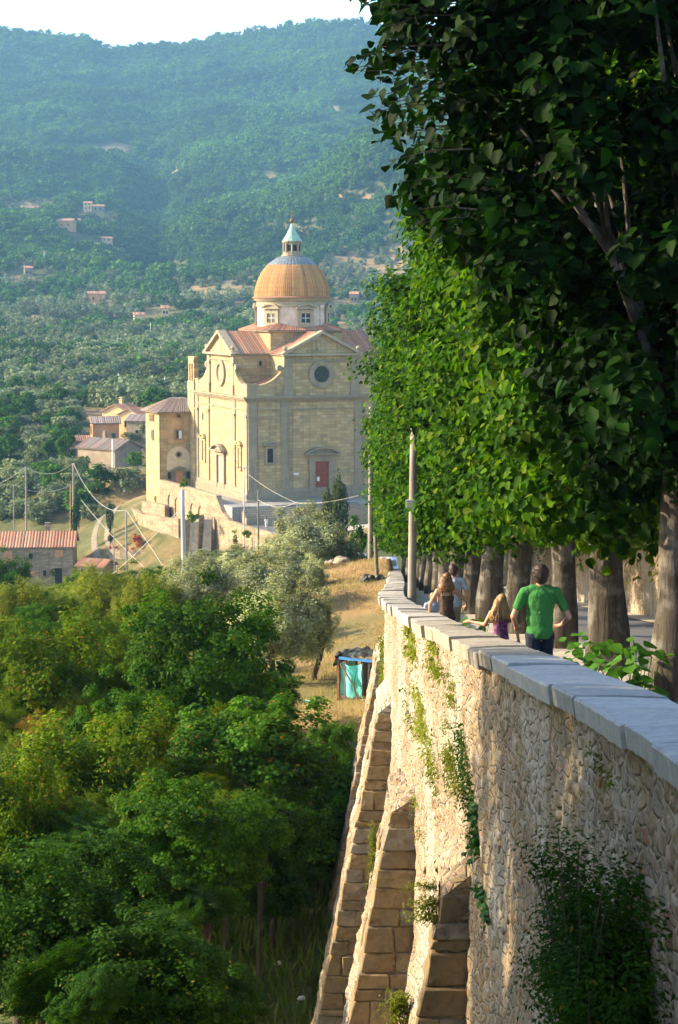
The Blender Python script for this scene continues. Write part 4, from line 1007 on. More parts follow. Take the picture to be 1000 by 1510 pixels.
def trunk_mesh(name, m, seed, h, r0, radii=None, cz=None, limbs=5, lean=(0, 0), n=10, fork=.5, wob=.25):
    """tapered trunk from the ground with limbs reaching into the crown"""
    r = random.Random(seed); k = MB(); top = Vector((lean[0], lean[1], h)); pts = []
    for i in range(7):
        a = i / 6; pts.append(Vector((lean[0] * a + .12 * r0 * 3 * noise.noise(Vector((a * 3, seed, 0))), lean[1] * a + .12 * r0 * 3 * noise.noise(Vector((a * 3, 5, seed))), h * a - .25 * (i == 0))))
    k.tube(pts, [r0 * (1.2 if i == 0 else 1.05 if i == 1 else 1 - .03 * i) for i in range(7)], n, True, wob)
    if radii:
        for j in range(limbs):
            an = 2 * math.pi * (j + r.random() * .6) / limbs; a = r.uniform(.55, .95)
            e = Vector((lean[0] + math.cos(an) * radii[0] * a * .8, lean[1] + math.sin(an) * radii[1] * a * .8, cz + radii[2] * r.uniform(-.25, .6)))
            st = Vector((lean[0] * .95, lean[1] * .95, h * r.uniform(fork, .98))); md = st.lerp(e, .45) + Vector((0, 0, .12 * radii[2]))
            rr_ = r0 * r.uniform(.35, .5)
            k.tube([st, md, e], [rr_, rr_ * .6, rr_ * .18], 6, True, .1)
            for q in range(2):
                e2 = e + Vector((r.uniform(-1, 1) * radii[0], r.uniform(-1, 1) * radii[1], r.uniform(-.2, .8) * radii[2])) * .35
                k.tube([md, md.lerp(e2, .5) + Vector((0, 0, .05)), e2], [rr_ * .5, rr_ * .3, rr_ * .1], 5)
    me = bpy.data.meshes.new(name); me.from_pydata(k.v, [], k.f); me.update(); me.shade_smooth(); me.materials.append(m); return me
def plant_thing(name, label, cat, group, loc, parts, rz=0.0, scale=(1, 1, 1)):
    """an Empty at the foot with trunk/crown children sharing mesh data: parts = (part name, mesh, z offset)"""
    e = empty(name, loc, rz, label, cat, group); e.scale = scale
    for pn, me, off in parts:
        o = bpy.data.objects.new(pn, me); col.objects.link(o); o.parent = e; o.location = off if hasattr(off, '__len__') else (0, 0, off)
    return e

# --- the roadside row of lime trees
CR = (2.0, 4.2, 4.7)
lime_tr = [trunk_mesh('trunk', M['bark'], s, 4.2, .25 + .025 * (s % 3), CR, 7.2, 6, (0, 0), 26) for s in (1, 2, 3)]
lime_cr = [crown_mesh('crown', M['leaf_lime'], 20 + s, 40000, 380, CR, .15, 'heart', 2.6, .5, .125, .8, -.98, droop=.7, noise_amp=.3, zmin=-4.85) for s in range(3)]
row = [(25.0, 4.3), (32.0, 4.4), (39.0, 4.5), (46.0, 4.25), (53.0, 4.15), (60.0, 4.1), (67.0, 4.1), (74.0, 4.1), (81.0, 4.15), (88.0, 4.2), (95.0, 4.25), (102.0, 4.3), (110.0, 4.4), (119.0, 4.5), (129.0, 4.7), (140.0, 4.8)]
ordn = ['', 'second', 'third', 'fourth', 'fifth', 'sixth', 'seventh', 'eighth', 'ninth', 'tenth', 'eleventh', 'twelfth', 'thirteenth', 'fourteenth', 'fifteenth', 'sixteenth']
for i, (d, x) in enumerate(row):
    if i == 0: continue
    g = float(zr(d)); sc_ = .97 + .06 * ((i * 37) % 10) / 10
    lab = 'lime tree with thick furrowed trunk and sunlit leafy left edge, behind the nearest one' if i == 1 else 'leafy lime tree of the roadside row, %s trunk counting down from the nearest one' % ordn[i]
    e = plant_thing('lime_tree', lab, 'tree', 'lime trees along the road', (x, d, g), [('trunk', lime_tr[i % 3], 0), ('crown', lime_cr[i % 3], (.0, 0, 6.95))], (0, math.pi)[i % 2] + .25 * ((i * 7) % 5 - 2) * .5, (sc_ * (1 if i < 3 else 1.08 if i < 8 else 1.05), sc_, sc_ * (1.02 if i < 8 else .92)))
# --- the nearest tree: its outermost leaves are single parts
d, x = row[0]; g = float(zr(d)); rn = np.random.default_rng(99)
near = empty('lime_tree', (x, d, g), 0, 'nearest lime tree, its dark crown of large leaves filling the upper right', 'tree', 'lime trees along the road')
o = link('trunk', trunk_mesh('trunk', M['bark'], 8, 4.0, .24, (3.9, 3.4, 5), 8.0, 7, (.05, 0), 26), None, near)
CN = (3.7, 3.3, 5.5); cz_ = 8.0
pos, nr = crown_pts(rn, 40000, 420, CN, 2.3, .42, .10, .9, -.99, .22)
dx = (pos[:, 0] + .2) ; bot = -(g + cz_) + np.interp(x + pos[:, 0], [0, .9, 1.6, 2.4, 3.2, 4.6, 9], [1.9, 1.15, .5, -.4, -2.9, -3.9, -4.2])
keep = pos[:, 2] > bot; kx, ky = proj(pos[:, 0] + x, pos[:, 1] + d, pos[:, 2] + g + cz_); keep &= kx > np.interp(ky, [-200, 0, 60, 110, 150, 220, 330, 420], [540, 535, 560, 515, 545, 590, 590, 640]) + 22 * np.sin(ky / 17.0) + rn.normal(0, 8, len(pos)); pos, nr = pos[keep], nr[keep]
sz = .175 * (.6 + .8 * rn.random(len(pos)))
wx, wy, wz = pos[:, 0] + x, pos[:, 1] + d, pos[:, 2] + g + cz_
lpx, lpy = proj(wx, wy, wz); edge = lpx - np.interp(lpy, [0, 330, 500], [560, 600, 640]) + rn.normal(0, 12, len(pos))
cand = np.where((lpy > -30) & (lpy < 420))[0]; pick = cand[np.argsort(edge[cand])[:225]]
mask = np.ones(len(pos), bool); mask[pick] = False
V, Fc = leaf_arrays(pos[mask], nr[mask], sz[mask], rn, 'heart', droop=.8)
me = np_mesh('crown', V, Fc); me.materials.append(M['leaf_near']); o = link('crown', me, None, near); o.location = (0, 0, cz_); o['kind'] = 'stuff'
def one_leaf(seed, m, lobes=1.0):
    """a broad heart shaped leaf with midrib fold, curled edges and a stalk, 1 unit long"""
    r = random.Random(seed); prof = [(0, .0), (.06, .2), (.2, .40), (.38, .45), (.58, .38), (.78, .22), (.92, .08), (1.0, 0)]
    vs = []; fs = []; bend = r.uniform(.05, .3); tw = r.uniform(-.15, .15)
    for i, (a, w_) in enumerate(prof):
        w_ *= r.uniform(.92, 1.08); zb = -bend * a * a
        vs += [(a, -w_, zb + .22 * w_ + .05 * math.sin(i * 2.3 + seed) * w_ - tw * w_), (a, 0, zb), (a, w_, zb + .22 * w_ + tw * w_ + .05 * math.cos(i * 1.9 + seed) * w_)]
    for i in range(len(prof) - 1):
        b = i * 3; fs += [(b, b + 1, b + 4, b + 3), (b + 1, b + 2, b + 5, b + 4)]
    n = len(vs); vs += [(-.45, -.012, .06), (-.45, .012, .06), (.02, .012, 0), (.02, -.012, 0)]; fs.append((n, n + 1, n + 2, n + 3))
    me = bpy.data.meshes.new('leaf'); me.from_pydata(vs, [], fs); me.update(); me.shade_smooth(); me.materials.append(m); return me
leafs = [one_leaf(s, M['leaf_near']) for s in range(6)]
def put_leaf(me, parent, p, nrm, s, r, droop=.8):
    n_ = Vector(nrm).normalized(); t = Vector((r.gauss(0, 1), r.gauss(0, 1), r.gauss(0, 1) - droop)); t = (t - n_ * t.dot(n_)).normalized(); b = n_.cross(t)
    o = bpy.data.objects.new('leaf', me); col.objects.link(o); o.parent = parent
    m_ = Matrix((t, b, n_)).transposed().to_4x4(); m_.translation = Vector(p); o.matrix_basis = m_ @ Matrix.Scale(s, 4); return o
rl_ = random.Random(5)
for i in pick: put_leaf(leafs[i % 6], near, pos[i] + np.array([0, 0, cz_]), nr[i], sz[i] * 1.0, rl_)
# twigs that carry them
tw = MB(); 
for i in pick[::4]:
    p = Vector(pos[i]) + Vector((0, 0, cz_)); q = p + Vector((rl_.uniform(.8, 1.4), rl_.uniform(-.3, .3), rl_.uniform(-.15, .35)))
    tw.tube([p, p.lerp(q, .5) + Vector((0, 0, .06)), q], [.005, .008, .013], 5)
for (px, py) in ((538, 8), (562, 22), (600, 28), (528, 84), (552, 112), (548, 165), (572, 238), (590, 268), (598, 312), (575, 60), (612, 330)):
    c_ = P(px, py, 23.2) - Vector(near.location); q = c_ + Vector((rl_.uniform(.7, 1.1), rl_.uniform(.1, .5), rl_.uniform(-.05, .3)))
    tw.tube([c_, c_.lerp(q, .5) + Vector((0, 0, .05)), q], [.004, .007, .012], 5)
    for j in range(6):
        put_leaf(leafs[j], near, c_.lerp(q, j * .09) + Vector((rl_.uniform(-.03, .03), 0, rl_.uniform(-.1, .04))), (rl_.gauss(0, .6), -.5 + rl_.gauss(0, .5), .8), rl_.uniform(.12, .2), rl_, 1.2)
tw.build('twigs', M['bark_dark'], near)['kind'] = 'stuff'

# --- broad leaved plants behind the coping
vine = [one_leaf(30 + s, M['leaf_vine']) for s in range(5)]
def leafy_clump(label, px, py, d, w, h, n, seed, size=.2):
    r = random.Random(seed); p = P(px, py, d); e = empty('broadleaf_plant', (p.x, p.y, float(zr(d)) + .05), 0, label, 'plant'); top = p.z - float(zr(d))
    st = MB()
    for i in range(n):
        an = r.uniform(0, 6.28); q = r.random() ** .5; v = Vector((math.cos(an) * w * q, math.sin(an) * w * .7 * q, top + h * (r.random() - .75) + .12 * h * (1 - q)))
        put_leaf(vine[i % 5], e, v, (math.cos(an) * .5 * q + r.gauss(0, .3), -.35 + r.gauss(0, .3), .9), size * r.uniform(.6, 1.2), r, .9)
        if i % 3 == 0: st.tube([(v.x * .3, v.y * .3, 0), (v.x * .8, v.y * .8, v.z * .6), v], .006, 4)
    st.build('stems', M['leaf_vine'], e); return e
leafy_clump('bright green broad-leaved plant at the foot of the thick trunk', 935, 978, 24.5, .5, .75, 75, 3)
leafy_clump('low bright leafy plant beside the man in green', 862, 965, 26.5, .42, .6, 60, 4, .17)
leafy_clump('small leafy sprout beside the girl with long hair', 700, 925, 38, .35, .5, 26, 6, .18)

# --- prototypes for the slope below the wall
PR = {}
def proto(key, m, seed, n, clumps, radii, size, **k): PR[key] = (crown_mesh('crown', m, seed, n, clumps, radii, size, **k), radii)
U = (2.2, 2.2, 2.2)
proto('oak', M['leaf_oak'], 41, 36000, 280, U, .095, shape='broad', shell=.45, cs=.12, flat=.7, noise_amp=.4)
proto('bright', M['leaf_bright'], 42, 24000, 150, U, .11, shape='broad', shell=.45, cs=.14, flat=.6, noise_amp=.4)
proto('yellow', M['leaf_yellow'], 43, 38000, 300, U, .125, width=.26, shell=.4, cs=.11, flat=1.4, droop=-.4, noise_amp=.45)
proto('reed', M['leaf_reed'], 44, 22000, 240, U, .26, width=.11, shell=.3, cs=.11, flat=1.8, droop=-1.6)
proto('dim', M['leaf_dim'], 45, 32000, 260, U, .10, shape='broad', shell=.4, cs=.12, flat=.9, noise_amp=.45)
proto('orange', M['leaf_orange'], 46, 8000, 90, U, .11, width=.22, shell=.3, cs=.14, flat=1.0)
proto('olive', M['leaf_olive'], 47, 20000, 170, U, .23, width=.15, shell=.35, cs=.15, flat=1.1, droop=.1, noise_amp=.4)
proto('olive_dark', M['leaf_olive_dark'], 48, 20000, 170, U, .21, width=.15, shell=.35, cs=.15, flat=1.1, droop=.1, noise_amp=.4)
TR_F = [trunk_mesh('trunk', M['bark_dark'], 60 + s, 1.5, .11, (.8, .8, .7), 1.9, 5, (.12, .05), 8, .45) for s in range(2)]
TR_O = [trunk_mesh('trunk', M['bark_dark'], 70 + s, 1.15, .12, (.8, .8, .7), 1.8, 5, ((.35, -.1), (-.12, .1))[s], 8, .6) for s in range(2)]
def slope_tree(kind, px, py, d, hw, hh, label, name='tree', cat='tree', group=None, rz=None, ry=None, foot=None):
    me, rad = PR[kind]; c = P(px, py, d); rx = hw * d / F; rz_ = hh * d / F
    g = h1(c.x, c.y) if foot is None else foot
    e = empty(name, (c.x, c.y, g), 0, label, cat, group); o = bpy.data.objects.new('crown', me); col.objects.link(o); o.parent = e
    o.location = (0, 0, c.z - g); ry = ry or max(rx, 1.2)
    o.scale = (rx / rad[0], ry / rad[1], rz_ / rad[2]); o.rotation_euler = (0, 0, 0) if rz is None else (0, 0, rz)
    if rz is None:
        a = (px * 7 + py * 3) % 4; o.rotation_euler = (0, 0, a * math.pi / 2)
        if a % 2: o.scale = (ry / rad[0], rx / rad[1], rz_ / rad[2])
    t = bpy.data.objects.new('trunk', (TR_O if 'olive' in kind else TR_F)[int(px) % 2]); col.objects.link(t); t.parent = e
    s = max(.25, (c.z - g) / 2.2); t.scale = (min(s, 1.3, rx / 1.1), min(s, 1.3, rx / 1.1), s); return e
ST_ = [('oak', 300, 985, 60, 108, 112, 'round dark green tree with dense crown below the two olive trees'),
       ('bright', 395, 1150, 52, 128, 112, 'bright green broadleaf tree beside the buttresses, its underside in deep shade'),
       ('oak', 290, 1250, 43, 105, 110, 'mid green bushy tree in front of the round dark tree'),
       ('yellow', 70, 1030, 62, 120, 120, 'tall yellow-green shrub on the sunny slope at the left edge'),
       ('yellow', 120, 1190, 50, 125, 130, 'yellow-green leafy tree halfway down the left slope'),
       ('orange', 58, 1085, 50.5, 36, 38, 'shrub with orange-brown withered leaves on the left slope'),
       ('dim', 60, 1380, 36, 130, 120, 'dark leafy bush filling the lower left corner'),
       ('dim', 230, 1450, 33, 120, 90, 'dark low bush at the bottom edge beside the grass'),
       ('yellow', 165, 985, 75, 90, 90, 'sunlit yellow-green shrub behind the round dark tree'),
       ('reed', 50, 920, 88, 75, 60, 'clump of pale upright reeds on the slope, at the left edge'),
       ('reed', 150, 905, 95, 70, 62, 'sunlit clump of reeds on the slope below the farmhouse garden'),
       ('reed', 225, 905, 82, 50, 55, 'upright reeds between the dark tree and the pale olive'),
       ('oak', 222, 868, 108, 55, 32, 'dark shrub at the foot of the electric poles'),
       ('yellow', 80, 898, 115, 80, 34, 'sunny shrub in front of the stone farmhouse'),
       ('yellow', 135, 882, 120, 55, 34, 'yellow-green bush in front of the small outbuilding'),
       ('oak', 395, 1020, 64, 48, 32, 'small dark bush beneath the leaning olive tree'),
       ('bright', 485, 1110, 56, 40, 48, 'small bush with reddish leaves at the foot of the wall'),
       ('yellow', 20, 1240, 46, 90, 130, 'yellow-green thicket down the left edge'),
       ('oak', 190, 1100, 56, 75, 90, 'dark green bush between the yellow-green shrubs and the round tree'),
       ('dim', 170, 1330, 39, 95, 90, 'dark bush with bare twigs low on the slope'),
       ('oak', 5, 868, 150, 38, 48, 'dark rounded tree beside the left end of the farmhouse'),
       ('oak', 445, 1235, 51, 72, 80, 'dark shaded bush under the bright broadleaf tree, against the buttresses'),  # this bush and the next are added to fill the dark shade here
       ('dim', 400, 1300, 49, 60, 55, 'deep shaded undergrowth bush below the bright broadleaf tree'),
       ('dim', 330, 1470, 36, 60, 45, 'low dark weeds bush at the bottom beside the grass bank')]
for k in ST_: slope_tree(*k, group='trees and shrubs on the slope')
rs_ = random.Random(21); kinds = {'yellow': 'small sunlit yellow-green shrub filling a gap on the slope', 'oak': 'small dark green shrub filling a gap on the slope', 'bright': 'small bright green shrub filling a gap on the slope', 'dim': 'small dull green shrub low on the slope', 'reed': 'small tuft of upright reeds on the slope'}
for i in range(84):
    px, py = rs_.uniform(-30, 380), rs_.uniform(890, 1480)
    if px > 400 - (py - 900) * .25 and py > 1300: continue
    d = float(np.interp(py, [890, 1000, 1100, 1200, 1300, 1400, 1500], [98, 67, 56, 49, 43, 37, 32])) - rs_.uniform(0, 2.5)
    kd = rs_.choices(list(kinds), [3.5, 2, 1.2, .3, 2.2] if py < 1150 else [2, 2.5, 1.5, 2, .3] if py < 1300 else [.3, 1.5, .4, 4, .2])[0]
    slope_tree(kd, px, py, d, rs_.uniform(15, 42), rs_.uniform(20, 52), kinds[kd], 'shrub', 'shrub', 'small shrubs filling the slope')
for k in [('olive', 405, 920, 72, 56, 54, 'small olive tree with a leaning trunk on the dry grass'),
          ('olive', 462, 918, 72.5, 36, 54, 'slender olive tree with upright trunk beside the turquoise shed'),
          ('olive', 385, 862, 90, 66, 42, 'pale olive tree above the leaning one'),
          ('olive', 288, 870, 84, 55, 44, 'broad silvery olive tree beside the grey metal pole'),
          ('olive', 340, 868, 92, 40, 36, 'silvery olive tree between the metal pole and the wooden pole'),
          ('olive', 455, 808, 112, 58, 52, 'large grey-green olive tree on the far end of the dry grass'),
          ('olive_dark', 508, 828, 112, 24, 28, 'small dark olive bush at the end of the dry grass'),
          ('olive', 462, 850, 98, 22, 26, 'small olive tree with dark trunk on the dry grass bank'),
          ('olive', 430, 830, 106, 40, 30, 'bushy olive sapling in front of the large olive tree'),
          ('olive_dark', 340, 838, 130, 60, 26, 'dark olive bush under the road wall')]:
    slope_tree(*k, name='olive_tree', group='olive trees below the wall')

# --- unseen tall trees, added on the left to shade the near wall end
for i, (x, y, s) in enumerate([(-11.5, 6.5, 1.0), (-12.0, 13.5, 1.0), (-16, 20, .62), (-14, 0, 1.05)]):
    me, rad = PR['oak']; g = h1(x, y); top = 11.5 * s
    e = empty('shade_oak', (x, y, g), 0, 'tall dark oak below the wall, outside the picture to the left', 'tree', 'tall oaks left of the picture')
    o = bpy.data.objects.new('crown', me); col.objects.link(o); o.parent = e; hgt = top - g; o.location = (0, 0, hgt * .58); o.scale = (2.0, 2.0, hgt * .44 / 2.2); o.rotation_euler = (0, 0, i)
    t = bpy.data.objects.new('trunk', TR_F[i % 2]); col.objects.link(t); t.parent = e; t.scale = (3, 3, hgt * .3)

# --- grass
def grass(name, m, pts, hgt, seed, label):
    r = np.random.default_rng(seed); n = len(pts); nr = r.normal(size=(n, 3)); nr[:, 2] *= .25
    V, Fc = leaf_arrays(pts, nr, hgt * (.5 + r.random(n)), r, 'narrow', .05, .1, -3.0)
    return tag(link(name, np_mesh(name, V, Fc), m), label, kind='stuff')
r = np.random.default_rng(4); n = 60000
x = r.uniform(-8, 2.6, n); y = r.uniform(62, 112, n); k = (x < Xo(y) - .05) & (fnoise(x * 1.1, y * .8) > -.35 + .5 * r.random(n) * (y > 0)); x, y = x[k], y[k]
grass('dry_grass', M['grass_dry'], np.stack([x, y, H(x, y) - .02], 1), .17, 5, 'short dry straw-coloured grass on the terrace beside the wall')
n = 16000; x = r.uniform(-7, 1.2, n); y = r.uniform(24, 60, n); k = (x < Xo(y) - .6); x, y = x[k], y[k]
grass('green_grass', M['grass_green'], np.stack([x, y, H(x, y) - .02], 1), .55, 6, 'rank green grass at the foot of the buttresses')

# --- plants growing on the wall
def face_d(px):
    ds_ = np.arange(9.0, 60, .05); return float(ds_[np.argmin(np.abs(500 + F * (Xo(ds_) + .05) / ds_ / 1.0 - px))])
def wall_plant(label, px, py, wpx, hpx, n, m, size, seed, shape='narrow', out=.12, name='wall_plant', d=None, width=.2, clumps=None, x=None):
    r = np.random.default_rng(seed); d = d or face_d(px); p = P(px, py, d); xw = (float(Xo(d)) + .06) if x is None else x
    # along the wall a pixel is d*d/(F*x) metres
    sy = wpx * d * d / (F * max(xw, .5)) if x is None else wpx * d / F; sz_ = hpx * d / F
    c = r.normal(size=(clumps or max(6, n // 60), 3)) * np.array([0, sy * .4, sz_ * .42]); ci = r.integers(0, len(c), n)
    q = c[ci] + r.normal(size=(n, 3)) * np.array([out * .5, min(sy * .16, .3), sz_ * .1]); q[:, 0] = -np.abs(q[:, 0]) + .02
    nr = r.normal(size=(n, 3)) * .5 + np.array([-.9, 0, .5])
    V, Fc = leaf_arrays(q, nr, size * (.6 + .8 * r.random(n)), r, shape, width, droop=.6)
    e = empty(name, (xw, d, p.z - sz_ * .2), 0, label, 'plant', 'plants growing on the wall')
    me = np_mesh('leaves', V, Fc); me.materials.append(m); o = link('leaves', me, None, e); o.location = (0, 0, sz_ * .2)
    o.data['n'] = n
    return e
for k in [('hanging tuft of yellow-green herbs high on the wall', 626, 1062, 22, 62, 1500, M['leaf_moss'], .07, 1),
          ('long green creeper beside the yellow-green tuft', 690, 1148, 13, 70, 1100, M['leaf_dim'], .06, 2),
          ('thin yellow-green herb left of the long creeper', 668, 1120, 14, 50, 700, M['leaf_moss'], .06, 3),
          ('small herb under the old coping, behind the girl', 641, 968, 10, 22, 350, M['leaf_moss'], .08, 4),
          ('herb strip below the coping where the wall bends', 609, 945, 6, 34, 350, M['leaf_moss'], .1, 5),
          ('dark ivy strand with glossy leaves', 712, 1232, 9, 52, 260, M['leaf_ivy'], .075, 6, 'broad'),
          ('ivy sprig below the glossy strand', 722, 1325, 9, 28, 150, M['leaf_ivy'], .07, 7, 'broad'),
          ('small tuft low on the sunlit wall', 618, 1195, 6, 24, 160, M['leaf_moss'], .06, 8),
          ('small dark tuft beside the large yellow-green one', 606, 1052, 6, 12, 140, M['leaf_dim'], .07, 9),
          ('sparse herbs on the shaded wall face', 668, 1010, 8, 40, 220, M['leaf_moss'], .06, 10),
          ('weeds in the joints under the near coping', 905, 1150, 30, 22, 120, M['leaf_moss'], .04, 11),
          ('weeds along the wall bend above the shed', 561, 985, 5, 60, 700, M['leaf_moss'], .1, 12)]:
    wall_plant(*k)
wall_plant('bushy tuft on the broken top of the nearest buttress', 668, 1330, 24, 36, 900, M['leaf_moss'], .05, 20, d=22.9, x=1.15, out=.3)
wall_plant('green tuft on the slope of the nearest buttress', 608, 1488, 20, 36, 900, M['leaf_moss'], .055, 21, d=24.0, x=.85, out=.25)
wall_plant('moss growing down the edge of the second buttress', 560, 1300, 8, 95, 1500, M['leaf_moss'], .045, 22, d=33.3, x=.62, out=.12)
wall_plant('weeds low on the third buttress', 533, 1390, 7, 75, 1200, M['leaf_moss'], .05, 23, d=41.5, x=.35, out=.12)
# the big dark bush that grows out of the wall at the lower right
r_ = np.random.default_rng(31); e = empty('wall_bush', (1.75, 11.6, -4.9), 0, 'large dark bush growing out of the wall at the lower right', 'bush')
pos, nr = crown_pts(r_, 22000, 110, (.34, 1.5, .72), 2.0, .25, .17, 1.0, noise_amp=.5)
pos[:, 0] = pos[:, 0] - .15; pos[:, 2] += .25 * fnoise(pos[:, 1] * 2, pos[:, 0] * 2)
V, Fc = leaf_arrays(pos, nr, .038 * (.6 + .9 * r_.random(len(pos))), r_, 'narrow', .24, droop=.2)
me = np_mesh('leaves', V, Fc); me.materials.append(M['leaf_dim']); o = link('leaves', me, None, e); o.location = (0, .3, .6)
k = MB(); q = random.Random(2)
for i in range(26):
    a = Vector((0, .3 + q.uniform(-.5, .5), 0)); b = Vector((q.uniform(-.45, -.1), .3 + q.uniform(-1.6, 1.6), q.uniform(0, 1.4)))
    k.tube([a, a.lerp(b, .5) + Vector((-.12, 0, .1)), b], [.014, .01, .004], 5)
k.build('stems', M['bark_dark'], e)

# ------------------------------------------------------------------ houses
def house(name, label, p, w_, dp, h_, rz, wm, rm, roof='gable', wins=(), doors=(), chim=None, group=None, rise=.28, shut=None, spacing=.36, over=.35):
    """w along local x (front faces -y), gable ridge along x; wins: (face, u, v0, v1, width, material)"""
    e = empty(name, p, rz, label, 'house', group); x0, x1, y0, y1 = -w_ / 2, w_ / 2, -dp / 2, dp / 2
    MB().box(x0, x1, y0, y1, -3.0, h_).build('wall', wm, e)
    rs = dp / 2 * rise * 2 * .5 * 1.6; a = over
    g = MB(); g.add([(x0, y0, h_), (x0, y1, h_), (x0, 0, h_ + rs), (x1, y0, h_), (x1, y1, h_), (x1, 0, h_ + rs)], [(0, 2, 1), (3, 4, 5), (0, 1, 4, 3)]); g.build('gable', wm, e)
    dz = a * rs / (dp / 2)
    rf = roof_part('roof', e, [((x0 - a, y0 - a, h_ - dz + .08), (x1 + a, y0 - a, h_ - dz + .08), (x1 + a, 0, h_ + rs + .08), (x0 - a, 0, h_ + rs + .08)),
                               ((x1 + a, y1 + a, h_ - dz + .08), (x0 - a, y1 + a, h_ - dz + .08), (x0 - a, 0, h_ + rs + .08), (x1 + a, 0, h_ + rs + .08))], rm, spacing, M['brown'])
    fs = {'f': frame((x0, y0, 0), (1, 0, 0), (0, -1, 0)), 'l': frame((x0, y1, 0), (0, -1, 0), (-1, 0, 0)), 'r': frame((x1, y0, 0), (0, 1, 0), (1, 0, 0))}
    for (fc, u, v0, v1, ww, pm) in wins: window(e, fs[fc], u, v0, v1, ww, pm, wm, .12, None, bars=False, sill=True)
    for (fc, u, v0, v1, ww, pm) in doors:
        o = window(e, fs[fc], u, v0, v1, ww, pm, M['trim'], .12, None, 'door', bars=False, sill=False)
    if chim:
        cx, cy = chim; k = MB(); zt = h_ + rs + .7; k.box(cx - .3, cx + .3, cy - .3, cy + .3, h_, zt); k.box(cx - .4, cx + .4, cy - .4, cy + .4, zt, zt + .12); k.box(cx - .2, cx + .2, cy - .2, cy + .2, zt + .12, zt + .4); k.box(cx - .36, cx + .36, cy - .36, cy + .36, zt + .4, zt + .5)
        k.build('chimney', wm, rf)
    return e
D_ = M['dark']
fp = P(38, 862, 262)
farm = house('farmhouse', 'long two-storey stone farmhouse with red striped tile roof', (fp.x, fp.y, fp.z), 13.4, 7, 5.55, R(4), M['house_stone'], M['tile'],
             wins=[('f', 7.75, 3.95, 4.7, .55, D_), ('f', 7.6, 1.6, 2.3, .42, D_), ('f', 9.55, 1.65, 2.4, .42, D_)], doors=[('f', 4.75, .1, 2.45, 1.0, D_), ('f', 11.35, .35, 2.7, 1.0, D_)], chim=(3.0, .6), spacing=.4)
fr = frame((-6.7, -3.5, 0), (1, 0, 0), (0, -1, 0))
fbox(MB(), fr, 4.2, 5.35, 3.35, 5.0, 0, .04).build('brick_infill', M['brick'], farm); fbox(MB(), fr, 10.9, 12.0, 4.2, 5.1, 0, .04).build('brick_infill', M['brick'], farm)
MB().add([fr(4.2, .3, .05), fr(3.75, .3, .55), fr(3.75, 2.4, .55), fr(4.2, 2.4, .05)], [(0, 1, 2, 3)]).build('shutter', M['green_door'], farm)
MB().tube([fr(13.35, -.5, .08), fr(13.35, 5.3, .08)], .06, 6).build('rain_pipe', M['rust'], farm)
ob = P(143, 856, 254); house('outbuilding', 'small stone outbuilding with a tile lean-to roof beside the farmhouse', (ob.x, ob.y, ob.z), 3.8, 3.2, 2.1, R(-25), M['house_stone'], M['tile'], doors=[('f', 1.0, .2, 1.7, .8, D_)])
def hs(name, label, px, py, d, *a, **k):
    p = P(px, py, d); return house(name, label, (p.x, p.y, p.z), *a, **k)
hs('house', 'long low house with grey-brown roof and dark end wall', 162, 688, 322, 8.5, 6.2, 3.2, R(-38), M['brown'], M['tile_grey'], wins=[('l', 2.0, .6, 1.8, .8, D_), ('l', 4.2, .6, 1.8, .8, D_)], chim=(-1.5, .5), group='houses beyond the church')
hs('house', 'orange rendered house with tiled roof behind the low grey-roofed one', 155, 658, 342, 4.6, 4.2, 4.2, R(12), M['orange'], M['tile_grey'], wins=[('f', 3.6, .6, 2.4, .7, M['green_door']), ('l', 1.5, 2.2, 3.6, .45, D_), ('l', 2.8, 2.2, 3.6, .45, D_)], group='houses beyond the church')
hs('house', 'tall cream house with orange tiled roof, highest of the group beyond the church', 181, 652, 352, 4.6, 5.5, 5.6, R(62), M['cream'], M['tile'], wins=[('f', 1.2, 3.2, 4.2, .5, D_), ('f', 2.8, 3.2, 4.2, .5, D_), ('f', 1.2, 1.0, 2.2, .5, D_), ('f', 2.8, 1.0, 2.2, .5, D_), ('l', 1.8, 3.2, 4.2, .5, D_), ('l', 3.4, 3.2, 4.2, .5, D_)], chim=(.6, .6), group='houses beyond the church')
hs('house', 'cream house wing with tiled roof next to the tall cream house', 200, 652, 347, 4.0, 4.5, 5.0, R(62), M['cream'], M['tile'], wins=[('f', 1.1, 2.8, 3.8, .5, D_), ('f', 2.6, 2.8, 3.8, .5, D_), ('l', 1.6, 2.8, 3.8, .5, D_), ('l', 3.2, 2.8, 3.8, .5, D_)], group='houses beyond the church')
hs('house', 'small house with weathered grey roof partly hidden by the tower', 211, 652, 338, 4.2, 4.0, 3.8, R(-20), M['house_stone'], M['tile_grey'], wins=[('f', 2.0, 1.2, 2.2, .6, D_)], group='houses beyond the church')
hs('house', 'small shed with red roof left of the long low house', 117, 668, 332, 3.0, 3.2, 2.2, R(15), M['brown'], M['tile'], group='houses beyond the church')
HH = []
